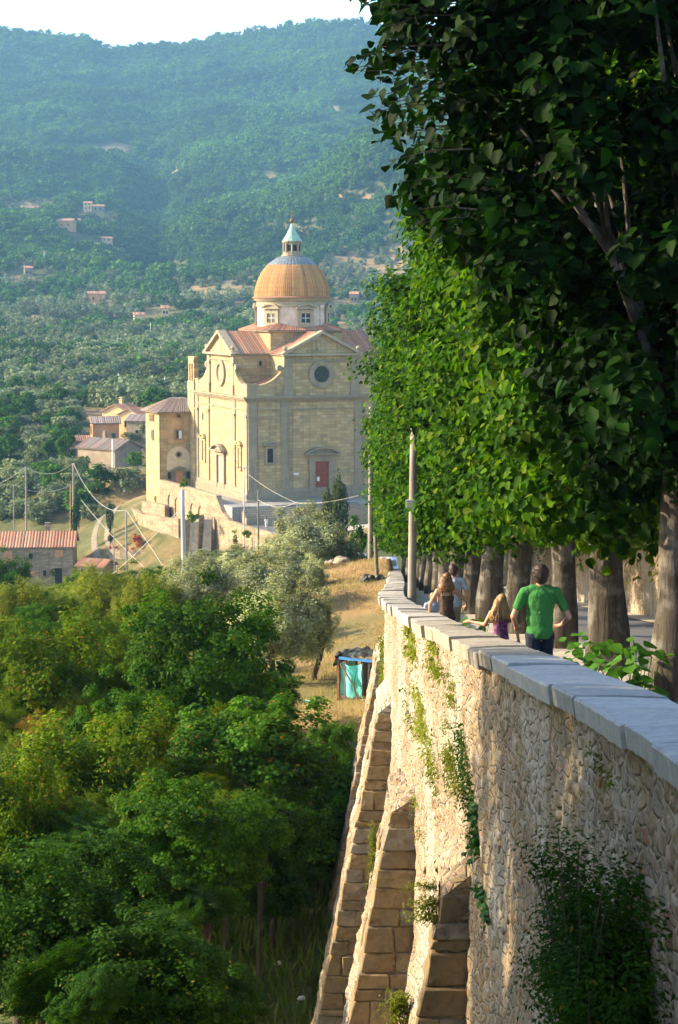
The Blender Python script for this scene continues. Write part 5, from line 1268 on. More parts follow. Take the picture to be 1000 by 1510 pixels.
for (px, py, w_, h_, rz, wm, lab) in [(45, 318, 15, 6, 25, 'cream', 'pale farmhouse highest on the left of the wooded hillside'), (98, 336, 13, 5, -10, 'orange', 'orange farmhouse with long roof on the wooded hillside'), (109, 338, 10, 7, 20, 'cream', 'pale gabled house beside the orange hillside farmhouse'),
        (130, 312, 7, 6, 0, 'cream', 'small white tower-like house on the hillside clearing'), (145, 314, 10, 4, 0, 'house_stone', 'low grey house in the hillside clearing'), (157, 358, 9, 3, 10, 'cream', 'low pale house with red roof among dark trees'), (147, 368, 8, 3, 0, 'house_stone', 'low grey-roofed barn among dark trees'),
        (143, 446, 9, 4.5, 5, 'orange', 'pinkish house among the terraced groves'), (205, 479, 5, 5, 10, 'cream', 'small bright cream house at the edge of the grove'), (244, 467, 3.6, 4, 5, 'cream', 'tiny pale house half hidden in trees'), (523, 447, 4.5, 4.5, -10, 'house_stone', 'small stone hut beside the terraced field'),
        (42, 408, 5, 4.5, 15, 'house_stone', 'grey stone tower-like barn among cypresses'), (10, 318, 9, 4.5, 0, 'house_stone', 'grey house at the left edge of the hillside')]:
    p = hit(px, py, 300); s = p.y / F; HH.append((p.x, p.y))
    w_ *= .85; house('hill_house', lab, (p.x, p.y, p.z), w_, max(4.5, w_ * .55), h_ * .85, R(rz), M[wm], M['tile'], wins=[('f', w_ * .3, 1.0, 2.2, .9, D_), ('f', w_ * .7, 1.0, 2.2, .9, D_)] + ([('f', w_ * .3, 3.6, 4.7, .9, D_), ('f', w_ * .7, 3.6, 4.7, .9, D_)] if h_ > 5.5 else []), group='houses on the hillside', spacing=1.2)

# ------------------------------------------------------------------ poles and wires
def pole(name, label, px, py0, py1, d, r0, m, lean=0.0, foot=None, arms=None):
    """py0 top, py1 foot"""
    b = P(px, py1, d); t = P(px + lean, py0, d); zf = min(h1(b.x, b.y), b.z) if foot is None else foot
    e = empty(name, (b.x, b.y, zf), 0, label, 'pole', 'poles'); inv = Matrix.Translation(-Vector(e.location))
    n = 10; k = MB(); k.tube([Vector((b.x, b.y, zf - .4)).lerp(t, i / 6) for i in range(7)], [r0 * (1 - .3 * i / 6) for i in range(7)], n)
    o = k.build('shaft', m, e, True); o.matrix_parent_inverse = inv
    if arms:
        k = MB(); 
        for (dx, dz, w_) in arms: k.box(t.x + dx - w_, t.x + dx + w_, t.y - .06, t.y + .06, t.z + dz - .05, t.z + dz + .05)
        o = k.build('fitting', M['steel'], e); o.matrix_parent_inverse = inv
    return t
def wire(label, a, b, sag, r=.018, n=16, m='cable'):
    a, b = Vector(a), Vector(b); e = []
    for i in range(n + 1):
        t = i / n; q = a.lerp(b, t); q.z -= sag * 4 * t * (1 - t); e.append(q)
    o = MB().tube(e, r, 5).build('cable', M[m], None, True); return tag(o, label, 'cable', 'cables')
p1 = pole('concrete_pole', 'thick concrete pole just behind the coping, half hidden by lime leaves', 607, 632, 893, 46.5, .115, M['concrete'], 3, -8.2)
for dz in (-3.0, -1.9, -4.2):
    MB  # fittings on the pole
k = empty('junction_box', (p1.x - .02, 46.4, p1.z - 1.9), 0, 'small grey cable bracket fixed on the thick concrete pole', 'bracket')
MB().box(-.16, .02, -.14, .0, 0, .22).build('box', M['steel'], k); MB().tube([(-.1, -.05, .1), (.2, -.12, .3)], .02, 6).build('arm', M['steel'], k)
p2 = pole('concrete_pole', 'smooth grey concrete pole at the end of the grass', 546, 600, 857, 108, .15, M['concrete'], 1)
p3 = pole('wooden_pole', 'leaning weathered wooden pole beside the wall bend', 559, 790, 887, 95, .11, M['wood'], -6)
p4 = pole('steel_pole', 'tapered light grey steel pole above the olive trees', 272, 722, 842, 205, .30, M['steel'], -3)
p5 = pole('thin_pole', 'thin concrete pole beside the farmhouse garden', 187, 752, 852, 235, .13, M['concrete'], -1)
p6 = pole('thin_pole', 'short thin pole left of the garden pole', 169, 778, 852, 240, .07, M['concrete'], -1)
p7 = pole('tall_pole', 'concrete pole above the cypress, carrying two sagging cables', 108, 683, 735, 280, .17, M['concrete'])
p8 = pole('tall_pole', 'concrete pole in the olive trees left of the cypress pole', 38, 688, 748, 282, .15, M['concrete'])
p9 = pole('thin_pole', 'thin far pole at the left in the olive trees', 20, 715, 748, 284, .09, M['concrete'])
p10 = pole('wooden_pole', 'orange-brown wooden pole beside the tall cypress', 104, 714, 770, 278, .12, plain('new_pole_wood', (.34, .20, .09), .85, .2, .2, 3))
p11 = pole('wooden_pole', 'dark wooden pole in front of the church corner', 381, 722, 828, 214, .12, M['wood'])
p12 = pole('wooden_pole', 'short wooden post beside the large olive tree', 439, 742, 790, 205, .11, M['wood'])
p13 = pole('lamp_post', 'slim lamp post with two floodlights at the corner of the church steps', 360, 690, 776, 236, .09, M['steel'], 0, None, [(0, 0, .5), (-.45, .12, .2), (.45, .12, .2)])
p14 = pole('lamp_post', 'pale pole with a lamp arm against the facade behind the lime leaves', 545, 672, 800, 190, .11, M['concrete'], 0, None, [(.5, .1, .6), (1.0, .0, .15)])
for (px, py0, py1, lab) in ((166, 648, 678, 'white pole in front of the low grey-roofed house'), (112, 600, 625, 'white pole on the slope beyond the houses')):
    d = hit(px, py1, 300).y if py1 < 640 else 315; pole('white_pole', lab, px, py0, py1, d, .14, M['white'])
for (px, py, w_) in ((95, 545, 'farthest left in the groves'), (222, 500, 'above the groves left of the dome'), (243, 580, 'behind the bell gable'), (175, 575, 'above the tall cream house'), (65, 395, 'among the cypresses of the hillside')):
    q = hit(px, py, 330); pole('white_pole', 'small pale pole %s' % w_, px, py - 24, py, q.y, .12, M['white'])
wire('sagging cable between the two olive-tree poles', p8, p7, 1.3, .03); wire('cable running off the left edge from the olive-tree pole', P(-40, 722, 288), p8, .8, .03)
wire('long cable from the cypress pole down to the garden pole', p7, p5, 2.2, .03); wire('cable from the garden pole into the shrubs', p5, P(244, 840, 215), .0, .03)
wire('thin cable crossing below the long one', P(110, 724, 300), P(212, 836, 225), .5, .03); wire('thick twisted cable rising to the steel pole', P(152, 858, 225), p4 + Vector((-.2, 0, -2.0)), .3, .04)
wire('thin cable between the far thin poles', p9, P(104, 716, 285), 1.0, .03); wire('cable from the dark wooden pole to the short post', P(381, 737, 214), p12 + Vector((0, 0, .2)), .7, .03)
wire('cable from the church corner to the short post', P(367, 700, 240), p12, .3, .02); wire('cable from the short post to the lime trees', p12, P(555, 722, 185), .4, .02); wire('thin cable stretched towards the lamp pole', P(500, 790, 150), P(520, 765, 150), .0, .02)
wire('thin cable from the dark wooden pole to the steel pole', P(381, 724, 214), P(272, 750, 205), .5, .015)
# creepers on the pole top and the road wall
def blob_plant(label, px, py, d, w_, h_, n, m, size, seed, name='creeper', y=.15):
    r = np.random.default_rng(seed); pos, nr = crown_pts(r, n, max(8, n // 25), (w_ * d / F, y, h_ * d / F), 2, .2, .2, 1.0)
    V, Fc = leaf_arrays(pos, nr, size * (.6 + .8 * r.random(n)), r, 'broad'); c = P(px, py, d)
    e = empty(name, (c.x, c.y, c.z - h_ * d / F), 0, label, 'plant'); me = np_mesh('leaves', V, Fc); me.materials.append(m); o = link('leaves', me, None, e); o.location = (0, 0, h_ * d / F); return e
blob_plant('yellow-green creeper crowning the steel pole', 271, 713, 205, 6, 7, 160, M['leaf_yellow'], .2, 1, y=.4)
blob_plant('bright creeper spilling over the road wall beside the steel pole', 284, 763, 245, 9, 8, 260, M['leaf_yellow'], .25, 2, y=.8)
blob_plant('tall strip of yellow-green creeper on the road wall', 346, 800, 236.6, 3, 20, 260, M['leaf_reed'], .25, 3)
blob_plant('heart-shaped patch of creeper on the road wall', 365, 786, 232.4, 7, 9, 220, M['leaf_reed'], .25, 4)
blob_plant('small creeper patch at the end of the road wall', 396, 797, 226.4, 4, 11, 180, M['leaf_reed'], .25, 5)
blob_plant('pink oleander bush in the farmhouse garden', 203, 797, 259, 11, 9, 420, M['flower'], .22, 6, 'bush', 1.0)
for i, px in enumerate((163, 172, 186, 196)): blob_plant('red potted flowers on the flowerbed wall, %s from the driveway' % ('first', 'second', 'third', 'fourth')[i], px, 806 + i * 1.5, 257.5, 3, 3, 60, M['flower'], .16, 10 + i, 'flowers', .3)
blob_plant('potted plant beside the farmhouse door', 79, 843, 257.5, 6, 6, 140, M['leaf_bright'], .18, 20, 'potted_plant', .4)
def pot(label, px, py, d):
    p = P(px, py, d); e = empty('flower_pot', p, 0, label, 'pot', 'terracotta pots'); MB().lathe([(.0, 0), (.2, 0), (.3, .42), (.33, .42), (.33, .5), (.26, .5), (.22, .3), (0, .3)], 12).build('pot', M['brick'], e)
pot('terracotta pot by the farmhouse wall, left of the two', 44, 850, 257); pot('terracotta pot by the farmhouse wall, nearer the plant', 49, 849, 257)

# ------------------------------------------------------------------ individual trees of the valley and around the church
FP = {}
def fproto(key, m, seed, n, clumps, size, **k): FP[key] = crown_mesh('crown', m, seed, n, clumps, (2, 2, 2), size, shape='broad', **k)
fproto('olive', M['leaf_olive_dark'], 81, 1700, 40, .3, shell=.35, cs=.22); fproto('olive2', M['leaf_grove'], 82, 1700, 40, .3, shell=.35, cs=.22)
fproto('round', M['leaf_oak'], 83, 2000, 45, .32, shell=.4, cs=.22); fproto('bright', M['leaf_bright'], 84, 1600, 36, .32, shell=.4, cs=.22)
fproto('cypress', M['leaf_cypress'], 85, 2200, 60, .26, shell=.4, cs=.16, flat=1.6); fproto('conifer', M['leaf_conifer'], 86, 2600, 60, .3, shell=.4, cs=.18, flat=1.5)
TRV = trunk_mesh('trunk', M['bark_dark'], 90, 1.4, .16, (1, 1, 1), 1.6, 4, (.1, 0), 7)
def vtree(kind, p, rx, rz, label, name='tree', group=None, lift=None, rot=0.0):
    e = empty(name, p, rot, label, 'tree', group); o = bpy.data.objects.new('crown', FP[kind]); col.objects.link(o); o.parent = e
    o.scale = (rx / 2, rx / 2, rz / 2); o.location = (0, 0, rz * 1.05 + (.4 if lift is None else lift))
    t = bpy.data.objects.new('trunk', TRV); col.objects.link(t); t.parent = e; s = max(.6, rz * .5); t.scale = (s * .8, s * .8, s); return e
def vt(kind, px, py, d, hw, hh, label, name='tree', group=None):
    p = P(px, py, d); rx, rz = hw * d / F, hh * d / F; return vtree(kind, (p.x, p.y, p.z - 2 * rz * .0), rx, rz, label, name, group, 0)
vt('cypress', 111, 787, 268, 7, 26, 'slim dark cypress at the corner of the farmhouse roof', 'cypress'); vt('cypress', 162, 783, 270, 5.5, 21, 'slim cypress beside the curving driveway', 'cypress'); vt('cypress', 163, 800, 262, 4, 7, 'small bright topiary cone by the driveway', 'cypress')
vt('conifer', 500, 800, 196, 13, 45, 'tall dark conical conifer in front of the church facade', 'conifer'); vt('conifer', 484, 800, 198, 11, 36, 'shorter yellowish conifer beside the tall one', 'conifer')
vt('round', 528, 845, 140, 16, 34, 'dark shrub between the olive and the grey pole'); vt('bright', 522, 778, 200, 8, 9, 'yellow flowering bush near the conifers')
vt('round', 12, 690, 340, 26, 24, 'dark clump of trees at the left edge behind the poles'); vt('round', 87, 690, 335, 22, 26, 'dark evergreen beside the long low house'); vt('round', 99, 680, 330, 14, 22, 'second dark evergreen close to the low house')
vt('bright', 125, 700, 318, 9, 14, 'bright green tree in front of the low house')
vt('bright', 200, 690, 300, 14, 12, 'bright bush on the slope below the tower house'); vt('bright', 178, 715, 298, 12, 10, 'yellow-green bush on the dry slope'); vt('olive', 190, 660, 335, 14, 12, 'olive tree against the cream houses')
vt('olive2', 155, 765, 285, 14, 12, 'grey olive tree on the lawn above the driveway'); vt('olive', 130, 765, 290, 13, 12, 'olive tree beside the driveway cypress'); vt('olive2', 190, 770, 282, 18, 14, 'grey olive near the garden wall'); vt('olive', 215, 640, 336, 9, 12, 'olive beside the tower wall')
rv = random.Random(12); cnt = 0; taken = []
labs = {'olive': 'silvery olive tree in the valley groves', 'olive2': 'grey-green olive tree in the valley groves', 'round': 'dark rounded tree in the valley groves', 'bright': 'light green tree in the valley groves'}
tries = 0
while cnt < 170 and tries < 1500:
    tries += 1; px = rv.uniform(-60, 300); py = rv.uniform(590, 790)
    if rv.random() < .2: px, py = rv.uniform(520, 620), rv.uniform(480, 620)
    if 110 < px < 225 and 600 < py < 700: continue
    if px > 200 and py > 640: continue
    if py > 735 and 120 < px: continue
    if py > 770 and px < 125: continue
    if px > 130 and py > 695 and rv.random() < .75: continue
    q = hit(px, py, 150, 520)
    if any(abs(q.x - a) + abs(q.y - b) * .5 < 3.4 for a, b in taken): continue
    if road_dist(np.array([q.x]), np.array([q.y]))[0][0] < 6: continue
    lx = (q.x - CH.x) * math.cos(CA) + (q.y - CH.y) * math.sin(CA); ly = -(q.x - CH.x) * math.sin(CA) + (q.y - CH.y) * math.cos(CA)
    if -7 < lx < 34 and -9 < ly < 31: continue
    taken.append((q.x, q.y)); kd = rv.choices(['olive', 'olive2', 'round', 'bright'], [5, 4, 4, 1.2] if py > 640 else [4, 3, 6, 1])[0]
    s = rv.uniform(1.7, 2.8) * (1.15 if kd == 'round' else 1); vtree(kd, (q.x, q.y, q.z), s, s * rv.uniform(.75, 1.0), labs[kd], 'valley_tree', 'trees of the valley groves', -.1, rv.uniform(0, 6)); cnt += 1

# ------------------------------------------------------------------ woodland and groves on the far slopes (no single tree can be told apart)
def scatter(name, pts, scl, src, label):
    me = bpy.data.meshes.new(name); me.vertices.add(len(pts)); me.vertices.foreach_set('co', pts.astype(np.float32).ravel())
    a = me.attributes.new('scl', 'FLOAT', 'POINT'); a.data.foreach_set('value', scl.astype(np.float32)); me.update()
    o = link(name, me); tag(o, label, kind='stuff')
    g = bpy.data.node_groups.new(name, 'GeometryNodeTree'); g.interface.new_socket('Geometry', in_out='INPUT', socket_type='NodeSocketGeometry'); g.interface.new_socket('Geometry', in_out='OUTPUT', socket_type='NodeSocketGeometry')
    N = g.nodes.new; gi, go = N('NodeGroupInput'), N('NodeGroupOutput'); ip = N('GeometryNodeInstanceOnPoints'); oi = N('GeometryNodeObjectInfo'); oi.inputs['Object'].default_value = src; oi.transform_space = 'ORIGINAL'
    na = N('GeometryNodeInputNamedAttribute'); na.data_type = 'FLOAT'; na.inputs['Name'].default_value = 'scl'
    rv_ = N('FunctionNodeRandomValue'); rv_.data_type = 'FLOAT_VECTOR'; rv_.inputs[0].default_value = (-.12, -.12, 0); rv_.inputs[1].default_value = (.12, .12, 6.28)
    L = g.links.new; L(gi.outputs[0], ip.inputs['Points']); L(oi.outputs['Geometry'], ip.inputs['Instance']); L(na.outputs[0], ip.inputs['Scale']); L(rv_.outputs[0], ip.inputs['Rotation']); L(ip.outputs[0], go.inputs[0])
    o.modifiers.new('scatter', 'NODES').node_group = g; return o
def big_tree(key, m, seed, label, px, py, rad, size, n=420, cl=26):
    me = crown_mesh('crown', m, seed, n, cl, rad, size, shape='broad', shell=.45, cs=.24); me.transform(Matrix.Translation((0, 0, rad[2] * .95)))
    q = hit(px, py, 300); return tag(link(key, me), label, 'tree'), q
t1, q = big_tree('hillside_tree', M['leaf_wood'], 101, 'round dark tree standing alone by the hillside clearing', 190, 330, (3.6, 3.6, 4.0), 1.0); t1.location = q
t2, q = big_tree('hillside_tree', M['leaf_wood'], 102, 'tall narrow dark tree beside the pale gabled hillside house', 122, 345, (2.8, 2.8, 4.6), .9); t2.location = q
t3, q = big_tree('hillside_tree', M['leaf_grove'], 103, 'pale olive tree at the edge of the brown terraced field', 500, 425, (2.3, 2.3, 2.0), .6, 300, 18); t3.location = q
rw_ = np.random.default_rng(77)
def sample(n, y0, y1):
    y = np.sqrt(rw_.uniform(y0 * y0, y1 * y1, n)); x = rw_.uniform(-.265, .21, n) * y; return x, y
x, y = sample(46000, 430, 2440); z = H(x, y); px, py = proj(x, y, z); fl = field(px, py, y); nz = fnoise(x / 60, y / 75, .5) + .5 * fnoise(x / 21, y / 25, 1.5)
wood = (fl < .25 + .2 * rw_.random(len(x))) & (nz > np.interp(y, [430, 700, 1000, 1400], [.12, .08, -.25, -1.4]) + .25 * rw_.normal(size=len(x)))
sw = (.55 + .55 * rw_.random(len(x)) ** 1.5) * np.interp(y, [430, 900, 1400], [.62, .85, 1.3]); k = wood & (rw_.random(len(x)) < .5)
for a_, b_ in HH:
    wood &= ~((np.abs(x - a_) < 11) & (y > b_ - 26) & (y < b_ + 7))
k &= wood
pts = np.stack([x, y, z - .5], 1)
scatter('woodland', pts[wood & ~k], sw[wood & ~k], t1, 'dense oak and pine woodland covering the far hillsides'); scatter('woodland', pts[k], sw[k], t2, 'darker woodland mixed through the far hillsides')
gx, gy = sample(30000, 400, 1500); gz = H(gx, gy); gpx, gpy = proj(gx, gy, gz); gf = field(gpx, gpy, gy); gn = fnoise(gx / 60, gy / 75, .5) + .5 * fnoise(gx / 21, gy / 25, 1.5)
for a_, b_ in HH: gn = np.where((np.abs(gx - a_) < 9) & (gy > b_ - 16) & (gy < b_ + 6), 9, gn)
kk = (np.where(gf > .3, rw_.random(len(gx)) < .3, rw_.random(len(gx)) < .5)) & (gn < np.interp(gy, [430, 700, 1000, 1400], [.35, .25, -.1, -1.0])) & (np.abs(np.sin(gy / 5.5 + gx * .05)) > .35)
kk |= (gf > .3) & (rw_.random(len(gx)) < .34) & (np.abs(np.sin(gy / 6.5 + gx * .02)) > .55) & (gn < 5)
scatter('olive_grove', np.stack([gx, gy, gz - .2], 1)[kk], (.7 + .6 * rw_.random(len(gx)))[kk], t3, 'olive groves in loose rows on the lower slopes')

# ------------------------------------------------------------------ the turquoise shed
tq = plain('turquoise_tarp', (.16, .68, .62), .55, .4, .12, 2.5); dk = plain('black_tarp', (.035, .04, .036), .5, .4, .4, 5); bl_ = plain('blue_paint', (.05, .22, .55), .6, .4, .2, 4)
sp_ = P(500, 1036, 68.5); shed = empty('garden_shed', (sp_.x, sp_.y, h1(sp_.x, sp_.y + .3)), R(-28), 'small patched shed with turquoise tarpaulin front and black sheeting roof', 'shed')
def cloth(fn, nu, nv):
    vs = [fn(i / nu, j / nv) for j in range(nv + 1) for i in range(nu + 1)]; return vs, [(j * (nu + 1) + i, j * (nu + 1) + i + 1, (j + 1) * (nu + 1) + i + 1, (j + 1) * (nu + 1) + i) for j in range(nv) for i in range(nu)]
nz = lambda a, b, s=0: noise.noise(Vector((a, b, s)))
MB().add(*cloth(lambda u, v: (.06 + .86 * u, -.02 + .05 * nz(u * 4, v * 3) + .05 * math.sin(u * 9 + v), .17 + (1.2 - .1 * math.sin(u * 3.1)) * v - .1 * u * (1 - v)), 24, 24)).build('tarpaulin_front', tq, shed, True)
MB().add(*cloth(lambda u, v: (.0 + .04 * nz(u * 4, v * 3, 2), .02 + 1.3 * u, .17 + 1.1 * v), 10, 10)).build('tarpaulin_side', tq, shed, True)
MB().add(*cloth(lambda u, v: (.86 + .62 * u, -.03 + .10 * nz(u * 5, v * 2.2, 5) + .05 * math.sin(u * 17 + 2 * v), .12 + 1.4 * v), 24, 20)).build('sheeting', dk, shed, True)
MB().add(*cloth(lambda u, v: (-.12 + 1.75 * u, -.12 + 1.6 * v, 1.58 + .24 * v * (1 - v) + .16 * nz(u * 4, v * 4, 3) + .08 * nz(u * 11, v * 9, 4) + .1 * u), 34, 26)).build('roof_sheet', dk, shed)
MB().add(*cloth(lambda u, v: (-.12 + .05 * math.sin(v * 6) - .02 * u, -.14 + 1.5 * u, 1.6 - .42 * v * (1 - .4 * u) + .05 * nz(u * 6, v * 4, 8)), 16, 8)).build('roof_flap', dk, shed)
MB().box(.05, 1.5, -.1, -.04, 1.47, 1.57).build('beam', bl_, shed)
for i, (x, y, h_) in enumerate(((.0, -.03, 1.5), (.26, .02, 1.5), (1.42, .0, 1.55), (.02, 1.3, 1.5), (1.4, 1.3, 1.6))): MB().box(x - .04, x + .04, y - .04, y + .04, -.2, h_).build('post', M['rust'] if i < 1 else M['wood'], shed)
MB().tube([(.12, -.1, 1.3), (.4, -.14, .95), (.66, -.14, .58), (.82, -.12, .05)], .032, 7).build('diagonal_pole', M['wood'], shed)
MB().tube([(.74, -.1, 1.2), (.68, -.13, .8), (.66, -.13, .45), (.72, -.12, .2)], .022, 7).build('hose', plain('green_hose', (.02, .25, .14), .4, .4), shed)
MB().tube([(.74, -.1, 1.2), (.8, -.14, .8), (.9, -.14, .6), (1.0, -.12, .55)], .02, 7).build('hose', plain('green_hose_light', (.03, .3, .18), .4, .4), shed)
MB().box(.05, .75, -.05, .0, -.05, .16).build('plank', M['wood'], shed)
MB().add(*cloth(lambda u, v: (.9 + .5 * u, -.25 + .4 * v + .05 * nz(u * 5, v * 4), -.02 + .16 * math.sin(u * 3.1) * math.sin(v * 3.1) + .05 * nz(u * 7, v * 6)), 10, 8)).build('loose_sheet', dk, shed)
p = P(548, 886, 94); k = MB()
def heap(name, label, p, sx, sy, sz, m, seed, cat):
    bm = bmesh.new(); bmesh.ops.create_icosphere(bm, subdivisions=3, radius=1)
    for v in bm.verts:
        v.co *= 1 + .45 * noise.noise(v.co * 1.7 + Vector((seed, 0, 0))) + .15 * noise.noise(v.co * 4 + Vector((0, seed, 0))); v.co.z = max(v.co.z, -.3)
        v.co = Vector((v.co.x * sx, v.co.y * sy, (v.co.z + .25) * sz))
    me = bpy.data.meshes.new(name); bm.to_mesh(me); bm.free(); o = link(name, me, m); o.location = p; return tag(o, label, cat)
heap('rubbish_sack', 'black rubbish sack lying at the foot of the leaning wooden pole', (p.x - .15, p.y, h1(p.x, p.y)), .34, .25, .3, dk, 2, 'sack')
heap('rubbish_sack', 'smaller black sack beside the wooden pole, next to the wall', (p.x + .38, p.y + .2, h1(p.x, p.y)), .26, .25, .26, dk, 5, 'sack')
for i, (px, py, d, s) in enumerate([(505, 858, 108, .5), (490, 858, 109, .45), (410, 1425, 48, .10), (445, 1470, 46, .10)]):
    q = P(px, py, d); heap('loose_stone', ('pale block of rubble under the small dark olive bush', 'grey lump of rubble beside the large olive', 'small white stone in the shade of the bright tree', 'flat pale stone in the grass by the buttress foot')[i], (q.x, q.y, h1(q.x, q.y) + .05), s, s * .8, s * .6, M['fieldstone'] if i < 2 else M['white'], 9 + i, 'stone')
k = MB(); a = P(440, 1028, 69); 
pts = [Vector((a.x + .5 * i * .25, a.y + .3 * math.sin(i), 0)) for i in range(8)]
tag(MB().tube([Vector((q.x, q.y, h1(q.x, q.y) + .03)) for q in pts], .02, 5).build('hose', tq), 'pale turquoise hose lying on the bare soil left of the shed', 'hose')

# ------------------------------------------------------------------ parked cars at the end of the tree row
def car(label, p, rz, paint):
    e = empty('parked_car', p, rz, label, 'car', 'cars parked near the church'); L, Wd = 3.9, 1.62
    prof = [(-1.95, .32), (-1.98, .62), (-1.85, .86), (-1.25, .95), (-.75, 1.38), (.65, 1.42), (1.3, .98), (1.85, .88), (1.97, .6), (1.95, .32)]
    vs = []; ins = [1, 1, 1, .97, .8, .8, .97, 1, 1, 1]
    for s_ in (-1, 1): vs += [(x, s_ * Wd / 2 * k_, z) for (x, z), k_ in zip(prof, ins)]
    n = len(prof); fs = [tuple(range(n)), tuple(range(n, 2 * n))[::-1]] + [(i, n + i, n + (i + 1) % n, (i + 1) % n) for i in range(n)]
    bm = bmesh.new(); bv_ = [bm.verts.new(v) for v in vs]; [bm.faces.new([bv_[i] for i in f_]) for f_ in fs]; bmesh.ops.recalc_face_normals(bm, faces=bm.faces[:]); bmesh.ops.bevel(bm, geom=bm.edges[:], offset=.05, segments=2, affect='EDGES')
    me = bpy.data.meshes.new('body'); bm.to_mesh(me); bm.free(); link('body', me, paint, e, True)
    for s_ in (-1, 1):
        q = [(-1.05, .98), (-.7, 1.3), (.58, 1.34), (1.05, .98)]
        MB().add([(x, s_ * (Wd / 2 * (.985 if z < 1.1 else .83) + .012), z) for x, z in q], [(0, 1, 2, 3)]).build('side_window', M['glass'], e)
        for x in (-1.2, 1.22):
            w_ = empty('wheel', (x, s_ * .7, .3)); w_.parent = e
            t_ = MB().tube([(0, -.1, 0), (0, .1, 0)], .3, 18).build('tyre', dk, w_); MB().tube([(0, -.105, 0), (0, .105, 0)], .17, 12).build('rim', M['steel'], w_)
        MB().box(-1.99, -1.9, s_ * .62 - .14, s_ * .62 + .14, .62, .8).build('tail_light', M['red_door'], e); MB().box(1.88, 1.99, s_ * .6 - .16, s_ * .6 + .16, .62, .78).build('headlight', M['white'], e)
    MB().add([(-1.3, -.68, .985), (-1.3, .68, .985), (-.82, .6, 1.345), (-.82, -.6, 1.345)], [(0, 1, 2, 3)]).build('rear_window', M['glass'], e)
    MB().add([(1.32, -.68, 1.0), (1.32, .68, 1.0), (.74, .6, 1.375), (.74, -.6, 1.375)], [(0, 3, 2, 1)]).build('windscreen', M['glass'], e); return e
for (px, d, x_, rz, c_, lab) in ((522, 142, None, 80, (.06, .16, .42), 'blue car parked beyond the small dark olive bush'), (534, 156, None, 95, (.5, .55, .6), 'pale car parked behind the grey concrete pole'), (572, 150, None, 88, (.6, .6, .6), 'white car standing on the road at the end of the tree row')):
    q = P(px, 835, d); car(lab, (q.x, d, max(h1(q.x, d), float(zr(d)) if px > 560 else -99) + .03), R(rz), plain('car_paint', c_, .25, .5, .03, 2))

# ------------------------------------------------------------------ people
TMP = bpy.data.scenes.new('workbench')
_b = bmesh.new(); bmesh.ops.create_icosphere(_b, subdivisions=2, radius=1); SPV = np.array([v.co[:] for v in _b.verts]); SPF = np.array([[v.index for v in f_.verts] for f_ in _b.faces]); _b.free()
def remesh(name, shapes, voxel, m, parent, sm=6, cut=None, ripple=0.0, seed=0):
    """one continuous surface around tapered limbs and ellipsoids"""
    vs, fs, nb_ = [], [], 0
    def ball(c_, r_):
        nonlocal nb_
        vs.append(SPV * np.array(r_[:] if hasattr(r_, '__len__') else (r_, r_, r_)) + np.array(c_[:])); fs.append(SPF + nb_); nb_ += len(SPV)
    for s in shapes:
        if s[0] == 'e': ball(s[1], s[2])
        else:
            _, a, b, ra, rb = s; a, b = Vector(a), Vector(b); k = max(2, int((b - a).length / (min(ra, rb) * .5)) + 1)
            for i in range(k + 1): ball(a.lerp(b, i / k), ra + (rb - ra) * i / k)
    me = np_mesh(name, np.concatenate(vs), np.concatenate(fs)); o = bpy.data.objects.new(name, me); TMP.collection.objects.link(o)
    md = o.modifiers.new('r', 'REMESH'); md.mode = 'VOXEL'; md.voxel_size = voxel; s_ = o.modifiers.new('s', 'SMOOTH'); s_.iterations = sm; s_.factor = .5
    TMP.view_layers[0].update(); dg = TMP.view_layers[0].depsgraph; nm = bpy.data.meshes.new_from_object(o.evaluated_get(dg)); bpy.data.objects.remove(o); bpy.data.meshes.remove(me); nm.name = name
    if cut or ripple:
        bm = bmesh.new(); bm.from_mesh(nm)
        for (co, no) in (cut or []): bmesh.ops.bisect_plane(bm, geom=bm.verts[:] + bm.edges[:] + bm.faces[:], plane_co=co, plane_no=no, clear_outer=True)
        if ripple:
            bm.normal_update()
            for v in bm.verts: v.co += v.normal * ripple * (noise.noise(Vector((v.co.x * 7 + seed, v.co.y * 7, v.co.z * 4))) + .5 * noise.noise(Vector((v.co.x * 16, v.co.y * 16 + seed, v.co.z * 9))))
        bm.to_mesh(nm); bm.free()
    nm.materials.clear(); nm.materials.append(m); nm.shade_smooth(); ob = bpy.data.objects.new(name, nm); col.objects.link(ob); ob.parent = parent; return ob
def skin_m(name, c): return plain(name, c, .55, .4, .08, 6)
SK = skin_m('skin', (.50, .27, .17))
def hair_m(name, c, c2):
    def f(t, b):
        n = t.noise(1.0, 4, .6, t.mapped((55, 55, 5))); t.L(t.mix(t.ramp(n, [(.35, 0), (.68, 1)]), c, c2), b.inputs['Base Color']); t.bump(b, n, .7, .012)
    return mat(name, f, .5, .4)
def hand(wr, fw, sd):
    """palm and five separate bent fingers; fw: direction the fingers point, sd: direction of the thumb"""
    wr, fw, sd = Vector(wr), Vector(fw).normalized(), Vector(sd).normalized(); dn = fw.cross(sd).normalized(); out = []
    pc = wr + fw * .055; out.append(('c', wr, pc + sd * .018, .026, .026)); out.append(('c', wr, pc - sd * .02, .026, .024))
    for i, (o_, l_) in enumerate(((.032, .07), (.011, .08), (-.011, .075), (-.031, .058))):
        a = pc + sd * o_ + fw * .015; b = a + fw * l_ * .5 + dn * .006; c_ = b + fw * l_ * .42 + dn * .026; out.append(('c', a, b, .0105, .0095)); out.append(('c', b, c_, .0095, .008))
    a = wr + fw * .02 + sd * .03; b = a + sd * .03 + fw * .03; out.append(('c', a, b, .012, .011)); out.append(('c', b, b + fw * .03 + dn * .01, .011, .009)); return out
